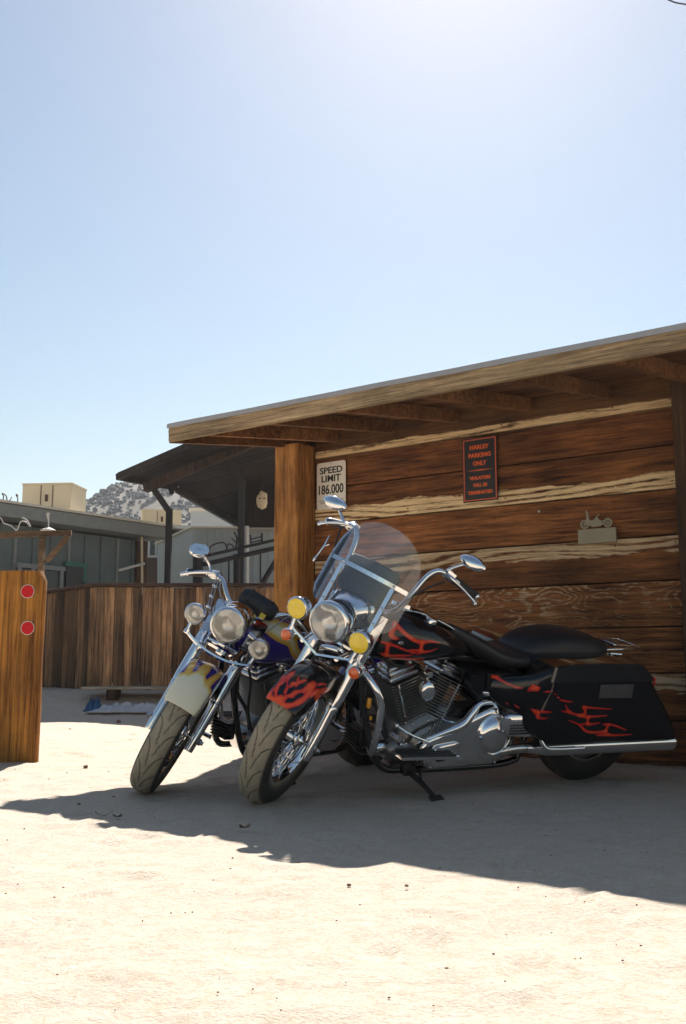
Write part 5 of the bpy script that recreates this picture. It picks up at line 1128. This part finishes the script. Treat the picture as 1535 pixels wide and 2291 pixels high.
# handlebar, grips, mirrors
hb = controls(A, [(-.06, .0, .675), (-.06, .05, .680), (-.055, .105, .695), (-.05, .150, .735), (-.055, .175, .82), (-.07, .195, .93), (-.085, .225, .985), (-.11, .27, .995), (-.15, .33, .985)], (-.14, .30, .99), (-.205, .425, .972))
bld('bar_riser', 'chrome', lambda m_: [m_.tube([(-.06, .035*sd, .64), (-.06, .035*sd, .69)], .018, 12, spline=False) for sd in (1, -1)], None, A.F)
mirror(A, (-.10, .352, 1.098), .066, .036, (1, .05, .45), (0, 1, 0), [(-.09, .262, 1.01), (-.10, .30, 1.055), (-.10, .34, 1.088)])
mirror(A, (-.12, -.405, 1.062), .066, .036, (1, -.05, .45), (0, 1, 0), [(-.10, -.30, .99), (-.12, -.345, 1.02), (-.12, -.385, 1.05)])
bld('brake_hose', 'cable_black', lambda m_: (m_.tube([(-.08, -.30, .96), (-.03, -.25, .82), (.0, -.16, .70), (.0, -.12, .60)], .005, 8), m_.tube([(-.08, .28, .96), (-.03, .20, .84), (-.02, .15, .72), (.0, .10, .62)], .005, 8), m_.tube([(.0, -.10, .46), (.03, -.07, .36), (.0, -.08, .22), (-.02, -.09, .16)], .006, 8)), None, A.F)
bld('key_pendant', 'chrome', lambda m_: (m_.tube([(-.07, -.33, .90), (-.06, -.325, .84), (-.05, -.33, .78)], [.003, .005, .003], 8), m_.tube([(-.06, -.325, .84), (-.06, -.305, .862)], .004, 8, spline=False), m_.ball((-.05, -.33, .765), (.008, .008, .016), 10, 8)), None, A.F)
# windshield
W = .222
def ws(s, t_, off=0.):
    c = W*s; top = .835+.215*(max(0, 1-abs(s)**2.3))**(1/2.1); bot = .60+.075*math.exp(-(s/.45)**4)+.0*abs(s)
    if abs(s) > .8: bot += .06*((abs(s)-.8)/.2)**2
    a = bot+(top-bot)*t_; b_ = .150-1.15*c*c-.02*(a-.6)+off
    return (b_, c, a)
NX, NZ = 40, 26; V = [ws(-1+2*i/NX, j/NZ, 0) for j in range(NZ+1) for i in range(NX+1)]+[ws(-1+2*i/NX, j/NZ, -.004) for j in range(NZ+1) for i in range(NX+1)]
n1 = (NX+1)*(NZ+1); Fc = []
for j in range(NZ):
    for i in range(NX):
        q = j*(NX+1)+i; Fc += [(q, q+1, q+NX+2, q+NX+1), (n1+q+NX+1, n1+q+NX+2, n1+q+1, n1+q)]
def edge(a, b_): Fc.append((a, n1+a, n1+b_, b_))
for i in range(NX): edge(i+1, i); edge(NZ*(NX+1)+i, NZ*(NX+1)+i+1)
for j in range(NZ): edge(j*(NX+1), (j+1)*(NX+1)); edge((j+1)*(NX+1)+NX, j*(NX+1)+NX)
wsm = MB(); wsm.add(V, Fc); wsh = wsm.build('windshield', 'windshield_plastic', A.root, A.F)
def onws(c, a, off): return (.150-1.15*c*c-.02*(a-.6)+off, c, a)
def strip(m_, pts, wv, th=.003):
    for (c0, a0), (c1, a1) in zip(pts[:-1], pts[1:]):
        p0 = Vector(onws(c0, a0, .005)); p1 = Vector(onws(c1, a1, .005)); m_.beam(p0, p1+(p1-p0)*.02, th, wv, up=(1, 0, 0) if False else (0, 0, 1)) if abs(a1-a0) < abs(c1-c0) else m_.beam(p0, p1+(p1-p0)*.02, wv, th, up=(1, 0, 0))
bld('cross_strap', 'chrome', lambda m_: strip(m_, [(-.20+.4*k/14, .812) for k in range(15)], .020), wsh)
for sd in (1, -1):
    bld('upright_bracket', 'chrome', lambda m_: strip(m_, [(.135*sd, .80-.24*k/8) for k in range(9)], .020), wsh)
    for a in (.812, .70, .62): bld('screw', 'chrome_worn', lambda m_: m_.lathe([(0, .006), (.005, .005), (.007, 0)], onws(.135*sd, a, .007), (1, 0, 0), 12), wsh)
def pouch(m_):
    rings = []
    for k in range(13):
        c = -.13+.26*k/12; e = (1-abs(k/6-1)**8)
        rings.append([(.075+.032*math.copysign(abs(math.cos(a))**.7, math.cos(a))*(.6+.4*e), c, .785+.090*math.copysign(abs(math.sin(a))**.6, math.sin(a))*(.85+.15*e)) for a in [2*math.pi*q/20 for q in range(20)]])
    m_.loft(rings)
wp_ = bld('windshield_pouch', 'leather', pouch, None, A.F)
bld('edge_highlight', 'chrome', lambda m_: m_.tube([(.085, -.125, .868), (.09, -.06, .876), (.09, .06, .876), (.085, .125, .868)], .0045, 8), wp_)  # chrome tube stands in for the highlight along the pouch's top edge

drive_train(A, 0., True)
# tank
S = interp_sections([(1.475, .03, .76, .86), (1.465, .075, .72, .905), (1.43, .110, .695, .925), (1.37, .137, .687, .934), (1.28, .152, .684, .925), (1.18, .150, .685, .900), (1.08, .134, .69, .865), (.98, .108, .70, .82), (.91, .080, .71, .782), (.86, .05, .72, .75), (.85, .02, .73, .742)], 110)
m_ = MB(); m_.loft([section(*s, n=96) for s in S]); tk = m_.build('fuel_tank', 'flame_paint', A.root, fix=False); paint_attr(tk, lambda p: sdf_strokes(p[:, [0, 2]], [[(a, b_, w*.8) for a, b_, w in s] for s in TANK])+.02*(np.abs(p[:, 1]) < .03))
bld('dash_console', 'black_paint', lambda m_: m_.loft([section(x, w, z-.03, z) for x, w, z in [(1.36, .02, .945), (1.33, .05, .952), (1.22, .055, .938), (1.08, .045, .892), (.95, .035, .835), (.88, .02, .792)]]), tk)
bld('dash_trim', 'chrome', lambda m_: [m_.tube([(1.33, .052*sd, .938), (1.22, .057*sd, .924), (1.08, .047*sd, .878), (.95, .037*sd, .822)], .004, 8) for sd in (1, -1)], tk)
bld('speedometer', 'chrome', lambda m_: m_.lathe([(0, .012), (.045, .012), (.052, .008), (.055, -.01)], (1.29, 0, .950), (-.2, 0, 1), 32), tk)
for sd in (1, -1):
    bld('tank_emblem', 'chrome_worn', lambda m_: m_.lathe([(0, .004), (.008, .003), (.010, 0)], (1.36, .147*sd, .80), (0, sd, 0), 16, sx=1.6, ref=(1, 0, 0)), tk)
    bld('fuel_cap', 'chrome', lambda m_: m_.lathe([(0, .014), (.026, .013), (.032, .006), (.033, -.01)], (1.16, .075*sd, .895), (-.2, .25*sd, 1), 28), tk)
# seats
m_ = MB(); S = interp_sections([(1.02, .01, .83, .85), (1.00, .04, .80, .864), (.93, .075, .76, .842), (.84, .115, .71, .808), (.75, .150, .665, .770), (.66, .168, .655, .752), (.585, .170, .662, .758), (.54, .14, .69, .78)], 34)
m_.loft([section(*s, n=36, p=2.8, low=.55) for s in S]); m_.build('rider_seat', 'leather', A.root)
m_ = MB(); S = interp_sections([(.61, .06, .69, .755), (.585, .12, .67, .785), (.52, .15, .66, .820), (.42, .16, .66, .848), (.30, .162, .66, .856), (.18, .158, .67, .842), (.08, .145, .68, .818), (.02, .11, .69, .79), (.0, .05, .71, .76)], 34)
m_.loft([section(*s, n=36, p=2.8, low=.5) for s in S]); m_.build('passenger_seat', 'leather', A.root)
# side panels, rear fender, wheel
for sd in (1, -1):
    m_ = MB(); poly = [(.96, .66), (.86, .655), (.62, .635), (.50, .62), (.48, .54), (.56, .45), (.72, .44), (.84, .50), (.93, .57)]
    m_.prism(poly, y0=.08*sd, y1=.160*sd, smooth=True, dome=[(.97, .170*sd), (.9, .176*sd), (.6, .178*sd)]); sp_o = m_.build('side_panel', 'flame_paint', A.root)
    subdiv(sp_o, 0)
m_ = MB(); NXs, NZs = 90, 40; V = []; Fq = []
for j in range(NZs+1):
    for i in range(NXs+1):
        x = .86-.36*i/NXs; z = .57+.085*j/NZs+.03*(x-.68); V.append((x, .1795+.002*math.sin(j/NZs*3.14), z))
V += [(a, b_-.012, c_) for a, b_, c_ in V]; n1 = (NXs+1)*(NZs+1)
for j in range(NZs):
    for i in range(NXs): q = j*(NXs+1)+i; Fq += [(q, q+1, q+NXs+2, q+NXs+1)]
m_.add(V[:n1], Fq); fs = m_.build('seat_rail_cover', 'flame_paint', A.root, fix=False); paint_attr(fs, lambda p: sdf_strokes(p[:, [0, 2]], SIDE)); mdf = fs.modifiers.new('thickness', 'SOLIDIFY'); mdf.thickness = .01; mdf.offset = 1
for o in [c for c in A.root.children if c.name.startswith('side_panel')]: paint_attr(o, lambda p: np.full(len(p), .02))
rm_ = fender_mesh(38, 205, .385, .105, .09, 60); rmo = rm_.build('rear_fender', 'black_paint', A.root, Matrix.Translation((0, 0, .335)), fix=False); md = rmo.modifiers.new('thickness', 'SOLIDIFY'); md.thickness = .004
make_wheel(A.root, Matrix.Translation((0, 0, .344)), 'rear_wheel', .12, 40, (1,))
bld('swingarm', 'black_paint', lambda m_: [m_.beam((.55, .12*sd, .33), (-.02, .12*sd, .34), .03, .06, bev=.006) for sd in (1, -1)])
bld('shock_absorber', 'chrome', lambda m_: [m_.tube([(.42, .155*sd, .58), (.10, .155*sd, .36)], .022, 12, spline=False) for sd in (1, -1)])
# stretched side covers run from the seat rail back into the bags
for sd in (1, -1):
    rings = []
    for (x, y, z0, z1) in ((.90, .150, .585, .625), (.84, .185, .54, .645), (.78, .235, .50, .655), (.72, .290, .45, .675), (.66, .335, .40, .70), (.60, .350, .36, .73), (.56, .350, .35, .74)):
        rings.append([(x, (y-.05)*sd, z0), (x, y*sd*.98, z0+.004), (x, y*sd, z0+.02), (x, (y+.006)*sd, (z0+z1)/2), (x, y*sd, z1-.03), (x, (y-.012)*sd, z1-.008), (x, (y-.09)*sd, z1)])
    R2 = []
    for a_, b_ in zip(rings[:-1], rings[1:]):
        for k in range(10): R2.append([tuple(Vector(p).lerp(Vector(q), k/10)) for p, q in zip(a_, b_)])
    R2.append(rings[-1]); m_ = MB(); m_.loft(R2); so_ = m_.build('side_cover', 'flame_paint', A.root, fix=False); subdiv(so_, 2)
    paint_attr(so_, lambda p: np.where(np.abs(p[:, 1]) > .16, sdf_strokes(p[:, [0, 2]], BAG[:3]+BAG[4:5]+SIDEC), .02))
THIN = [[(a, b_, w*.8) for a, b_, w in s] for s in BAG]
# saddlebags
def bagprof(y, k):      # outline of the stretched bag at side position
    base = [(.60, .655), (.585, .735), (.50, .752), (.30, .757), (.10, .757), (.02, .748), (-.06, .690), (-.13, .615), (-.22, .51), (-.29, .42), (-.325, .355), (-.30, .335), (.10, .335), (.50, .335), (.575, .345), (.625, .42), (.64, .52)]
    return base
for sd in (1, -1):
    base = bagprof(0, 0)
    # dense smooth outline
    pts = []; L = len(base)
    for i in range(L):
        p0, p1, p2, p3 = [np.array(base[(i+q) % L]) for q in (-1, 0, 1, 2)]
        for k in range(12):
            u = k/12; c1 = p1+(p2-p0)/9; c2 = p2-(p3-p1)/9
            pts.append((1-u)**3*p1+3*(1-u)**2*u*c1+3*(1-u)*u*u*c2+u**3*p2)
    pts = np.array(pts); ce = np.array([.16, .53]); rings = []
    for y, sc_b, sh_ in [(.135, 1, 0.0)]+[(.135+.02*k, 1, 0) for k in range(1, 10)]+[(.325, 1, 0), (.338, 1, .004), (.349, 1, .010), (.357, 1, .020), (.361, 1, .032)]:
        d = pts-ce; n_ = d/np.linalg.norm(d, axis=1)[:, None]; q = pts-n_*sh_; rings.append([(a, y*sd, b_) for a, b_ in q])
    inner = []
    q0 = np.array([(a, b_) for a, _, b_ in rings[-1]])
    for k in range(1, 46): rings.append([(ce[0]+(a-ce[0])*(1-k/46), (.361+.006*math.sin(k/46*1.57))*sd, ce[1]+(b_-ce[1])*(1-k/46)) for a, b_ in q0])
    m_ = MB(); m_.loft(rings); bg_ = m_.build('saddlebag', 'flame_paint', A.root, fix=False); paint_attr(bg_, lambda p: np.where(np.abs(p[:, 1]) > .30, sdf_strokes(p[:, [0, 2]], THIN), .02))
    if sd < 0: 
        bg_.data.flip_normals()
    ld = MB(); lidp = [(.605, .665), (.592, .742), (.50, .759), (.30, .764), (.10, .764), (.015, .754), (-.07, .693), (-.088, .665)]
    ld.prism(lidp, y0=.13*sd, y1=.345*sd, smooth=False, dome=[(.985, .360*sd), (.96, .366*sd)]); ldo = ld.build('lid', 'black_paint', bg_)
    bld('reflection_plate', 'reflection_grey', lambda m_: m_.box((.18, .369*sd, .620), (.225, .006, .070), bev=.002), bg_)  # thin plate standing in for a lighter rectangular reflection on the bag
    bld('hinge', 'chrome', lambda m_: m_.tube([(.10, .20*sd, .768), (.02, .20*sd, .764)], .007, 8, spline=False), bg_)
    # guard rails and muffler below
    bld('bag_rail', 'chrome', lambda m_: (m_.tube([(.60, .30*sd, .42), (.57, .345*sd, .335), (.50, .352*sd, .322), (.32, .352*sd, .320)], .011, 10)))
    mf_ = bld('muffler', 'chrome', lambda m_: m_.lathe([(.02, -.02), (.026, 0), (.040, .10), (.045, .18), (.045, .90), (.047, .905), (.047, .96), (.040, .965), (.036, .93), (.0, .92)], (.60, .265*sd, .300), (-1, .02*sd, .005), 32))
bld('left_exhaust_link', 'chrome_worn', lambda m_: m_.tube([(.95, .06, .20), (.78, .15, .23), (.66, .24, .29), (.58, .265, .300)], .024, 12))
# trim, passenger board, rack
bld('frame_trim', 'chrome', lambda m_: m_.tube([(.875, .165, .562), (.80, .178, .552), (.72, .182, .532), (.655, .178, .495)], [.008, .022, .024, .012], 14))
pb_ = bld('passenger_board', 'chrome', lambda m_: m_.prism([(.80, .47), (.775, .487), (.62, .489), (.59, .47), (.572, .40), (.58, .372), (.62, .366), (.77, .376), (.80, .40)], y0=.20, y1=.285, smooth=False, dome=[(.95, .298), (.86, .303)]))
for k in range(4): bld('rubber_rib', 'black_rubber', lambda m_: m_.box((.69, .306, .392+.014*k), (.16, .008, .006), bev=.002), pb_)
bld('board_emblem', 'chrome_worn', lambda m_: [m_.box((.64+.022*k, .305, .455), (.013, .006, .012), bev=.002) for k in range(5)], pb_)
rk = bld('luggage_rack', 'chrome', lambda m_: [m_.tube([(.28, .12*sd, .745), (.05, .125*sd, .768), (-.12, .12*sd, .772), (-.24, .09*sd, .765)], .008, 10) for sd in (1, -1)]+[m_.tube([(-.24, -.09, .765), (-.262, 0, .764), (-.24, .09, .765)], .008, 10)])
for k in range(6): bld('rack_slat', 'chrome', lambda m_: m_.beam((-.03, -.075+.03*k, .788), (-.22, -.075+.03*k, .776), .012, .006), rk)
bld('rack_plate', 'chrome', lambda m_: m_.box((-.035, 0, .785), (.02, .19, .016), bev=.004), rk)
tl = bld('tail_lamp', 'chrome', lambda m_: m_.box((-.40, 0, .56), (.05, .10, .06), bev=.015)); bld('lens', 'reflector_red', lambda m_: m_.box((-.43, 0, .56), (.02, .09, .05), bev=.008), tl)
# engine guard
def guard(m_):
    for sd in (1, -1):
        m_.tube([(1.47, .06*sd, .665), (1.54, .14*sd, .685), (1.57, .22*sd, .672), (1.545, .275*sd, .625), (1.515, .292*sd, .56), (1.51, .290*sd, .46), (1.505, .270*sd, .36), (1.47, .20*sd, .29), (1.40, .12*sd, .26)], .017, 14)
bld('engine_guard', 'chrome', guard)
bld('guard_reflector', 'lens_amber', lambda m_: m_.box((1.47, .115, .50), (.02, .018, .05), bev=.004)); bld('guard_reflector', 'lens_amber', lambda m_: m_.box((1.455, .125, .43), (.012, .014, .02), bev=.003))
bld('oil_cooler', 'dark_metal', lambda m_: [m_.box((1.455, 0, .52), (.05, .15, .16), bev=.01)]+[m_.box((1.486, 0, .45+.013*k), (.014, .14, .004)) for k in range(12)])
bld('highway_peg', 'chrome', lambda m_: m_.tube([(1.50, -.27, .36), (1.53, -.38, .37)], .016, 10, spline=False))

# ---- the purple and cream bike behind ---------------------------------------
A_keep = A
B = start_bike([-0.9456, 5.1236, -2.2799, 0.2534, 0.7086, 0.4819, 1.63, 0.0763, 0.5154, 0.3278, 0.5036, 0.2284, 0.181, 0.0, 0.42, 0.98, -0.15, 0.112, 0.4322, 0.3435],
    'purple and cream cruiser motorcycle without windshield, clear round lamps, standing behind the flame bike', 'motorcycle', 'motorcycles parked under the shed roof')
B.stand = B.M @ Vector((1.02, .36, .0)); B.stand.z = .012
front_end(B, False)
fm = fender_mesh(38.5-math.degrees(B.eps), 170-math.degrees(B.eps), .364, .092, .066); fd = fm.build('front_fender', 'purple_paint', B.root, B.F, fix=False); subdiv(fd, 2)
def fpaintB(p):
    th = np.degrees(np.arctan2(p[:, 2], p[:, 0]))+math.degrees(B.eps); lat = np.abs(p[:, 1])
    edge_ = 73+4*np.sin(lat*70+1.0)-400*np.clip(lat-.062, 0, 1); d1 = (th-edge_)*.0066
    st = [[(72, .0, .020), (84, .010, .014), (96, .004, .008), (112, .0, .003)], [(62, .05, .018), (76, .060, .013), (90, .07, .010), (104, .068, .006), (120, .075, .002)], [(48, .088, .012), (60, .10, .010), (72, .108, .008), (92, .110, .003)]]
    rad = np.hypot(p[:, 0], p[:, 2]); lat2 = lat+np.clip(.335-rad, 0, 1)
    q = np.stack([th*.0066, lat2], 1); s2 = [[(a*.0066, b_, c_) for a, b_, c_ in s] for s in st]
    return np.minimum(d1, sdf_strokes(q, s2))*.45
paint_attr(fd, fpaintB); md = fd.modifiers.new('thickness', 'SOLIDIFY'); md.thickness = .003; md.offset = -1
bld = lambda name, mat, fn, parent=None, M=None: (lambda m_: (fn(m_), m_.build(name, mat, parent or B.root, M))[1])(MB())
controls(B, [(-.05, .0, .69), (-.05, .05, .693), (-.045, .10, .705), (-.06, .15, .75), (-.085, .19, .79), (-.11, .24, .80), (-.15, .30, .79), (-.19, .36, .775)], (-.14, .275, .797), (-.21, .40, .765))
mirror(B, (-.07, -.378, .862), .055, .036, (1, -.1, .25), (0, 1, .35), [(-.11, -.27, .80), (-.11, -.30, .835), (-.09, -.34, .855)], True)
mirror(B, (-.06, .395, .905), .058, .040, (1, .1, .25), (0, 1, .2), [(-.11, .27, .845), (-.11, .30, .88), (-.09, .35, .90)], True)
bld('brake_hose', 'cable_steel', lambda m_: (m_.tube([(-.10, -.235, .82), (-.05, -.215, .74), (.0, -.19, .66), (.03, -.165, .58)], .0035, 6), m_.tube([(-.10, -.22, .82), (-.05, -.20, .74), (.01, -.175, .66), (.04, -.15, .58)], .0035, 6), m_.tube([(-.10, -.205, .81), (-.02, -.17, .72), (.05, -.09, .65), (.06, -.05, .62)], .004, 6)), None, B.F)
for k in range(3): bld('hose_clip', 'chrome', lambda m_: m_.box((-.05+.045*k, -.207+.02*k, .735-.065*k), (.012, .028, .012), bev=.003), None, B.F)
bld('clutch_cable', 'cable_steel', lambda m_: m_.tube([(-.12, .30, .83), (.0, .26, .80), (.12, .22, .74), (.10, .16, .62)], .004, 6), None, B.F)
drive_train(B, -.21, False)
YF = [[(612,1400,10),(628,1418,15),(640,1442,14),(648,1468,10),(664,1484,6)],[(628,1418,15),(652,1428,12),(668,1444,5)],[(655,1480,6),(676,1470,6),(684,1450,5),(690,1430,3)]]
# flame strokes of the purple tank, as measured on its side (x, z, radius)
TB = [[(1.20, .895, .034), (1.12, .868, .050), (1.03, .822, .036), (.985, .765, .028), (.925, .728, .016)], [(1.09, .866, .036), (1.0, .862, .028), (.925, .832, .012)], [(.95, .732, .016), (.875, .765, .015), (.845, .81, .012), (.82, .85, .006)]]
S = interp_sections([(1.475, .03, .77, .86), (1.465, .085, .71, .905), (1.43, .125, .675, .928), (1.37, .155, .665, .940), (1.28, .17, .662, .935), (1.18, .165, .665, .915), (1.08, .145, .67, .88), (.98, .11, .69, .835), (.90, .07, .70, .79), (.86, .02, .73, .75)], 110)
m_ = MB(); m_.loft([section(*s, n=96) for s in S]); m_.v = [(a-.21, b_, c_) for a, b_, c_ in m_.v]; tk = m_.build('fuel_tank', 'purple_paint', B.root, fix=False); paint_attr(tk, lambda p: sdf_strokes(p[:, [0, 2]], TB)*.45)
bld('dash_console', 'black_paint', lambda m_: m_.loft([section(x-.21, w, z-.03, z) for x, w, z in [(1.36, .02, .955), (1.33, .05, .962), (1.22, .055, .950), (1.08, .045, .905), (.95, .035, .845), (.88, .02, .80)]]), tk)
m_ = MB(); S = interp_sections([(.80, .03, .76, .80), (.74, .09, .72, .79), (.60, .15, .66, .75), (.45, .16, .66, .74), (.36, .13, .70, .80), (.25, .12, .72, .84), (.05, .11, .72, .83), (-.05, .06, .74, .78)], 34)
m_.loft([section(*s, n=32, p=2.8, low=.5) for s in S]); m_.build('seat', 'leather', B.root)
rm_ = fender_mesh(30, 195, .385, .105, .09, 50); rmo = rm_.build('rear_fender', 'purple_paint', B.root, Matrix.Translation((0, 0, .344)), fix=False); paint_attr(rmo, lambda p: np.full(len(p), .02)); md = rmo.modifiers.new('thickness', 'SOLIDIFY'); md.thickness = .004
make_wheel(B.root, Matrix.Translation((0, 0, .344)), 'rear_wheel', .3, 0, (1,))
bld('muffler', 'chrome', lambda m_: (m_.lathe([(.02, 0), (.04, .10), (.045, .2), (.045, .75), (.0, .76)], (.40, -.22, .27), (-1, 0, .02), 24), m_.lathe([(.02, 0), (.035, .10), (.04, .2), (.04, .75), (.0, .76)], (.40, -.22, .37), (-1, 0, .02), 24)))
bld('forward_peg', 'chrome', lambda m_: (m_.tube([(1.22, -.10, .22), (1.27, -.20, .24), (1.30, -.30, .27)], .014, 10), m_.tube([(1.30, -.28, .27), (1.32, -.38, .27)], .018, 10, spline=False)))
bld('brake_pedal', 'chrome', lambda m_: (m_.tube([(1.18, -.22, .25), (1.26, -.24, .30), (1.34, -.25, .38)], .009, 8), m_.box((1.345, -.25, .39), (.03, .06, .05), bev=.01)))
# leather roll on its bars
pch = empty('leather_pouch', B.M @ B.F @ Matrix.Translation((-.02, .045, .755)) @ Matrix.Rotation(R(-3), 4, 'X')); tag(pch, 'black leather tool roll strapped across the handlebar of the purple motorcycle', 'pouch')
m_ = MB(); rings = []
for k in range(15):
    c = -.105+.21*k/14; e = 1-abs(k/7-1)**6*.35
    rings.append([(.05*math.copysign(abs(math.cos(a))**.8, math.cos(a))*e, c, .052*math.copysign(abs(math.sin(a))**.8, math.sin(a))*e) for a in [2*math.pi*q/24 for q in range(24)]])
m_.loft(rings); m_.build('roll', 'leather', pch)
for c in (-.06, .06):
    m_ = MB(); m_.lathe([(.054, -.008), (.056, 0), (.054, .008)], (0, c, 0), (0, 1, 0), 24); m_.build('strap', 'black_rubber', pch)
    m_ = MB(); m_.box((.056, c, -.01), (.006, .022, .026), bev=.003); m_.build('buckle', 'dark_metal', pch)
m_ = MB(); m_.box((.052, .055, -.052), (.006, .03, .028)); m_.build('yellow_tag', 'yellow_tag', pch)
bpy.context.view_layer.update()
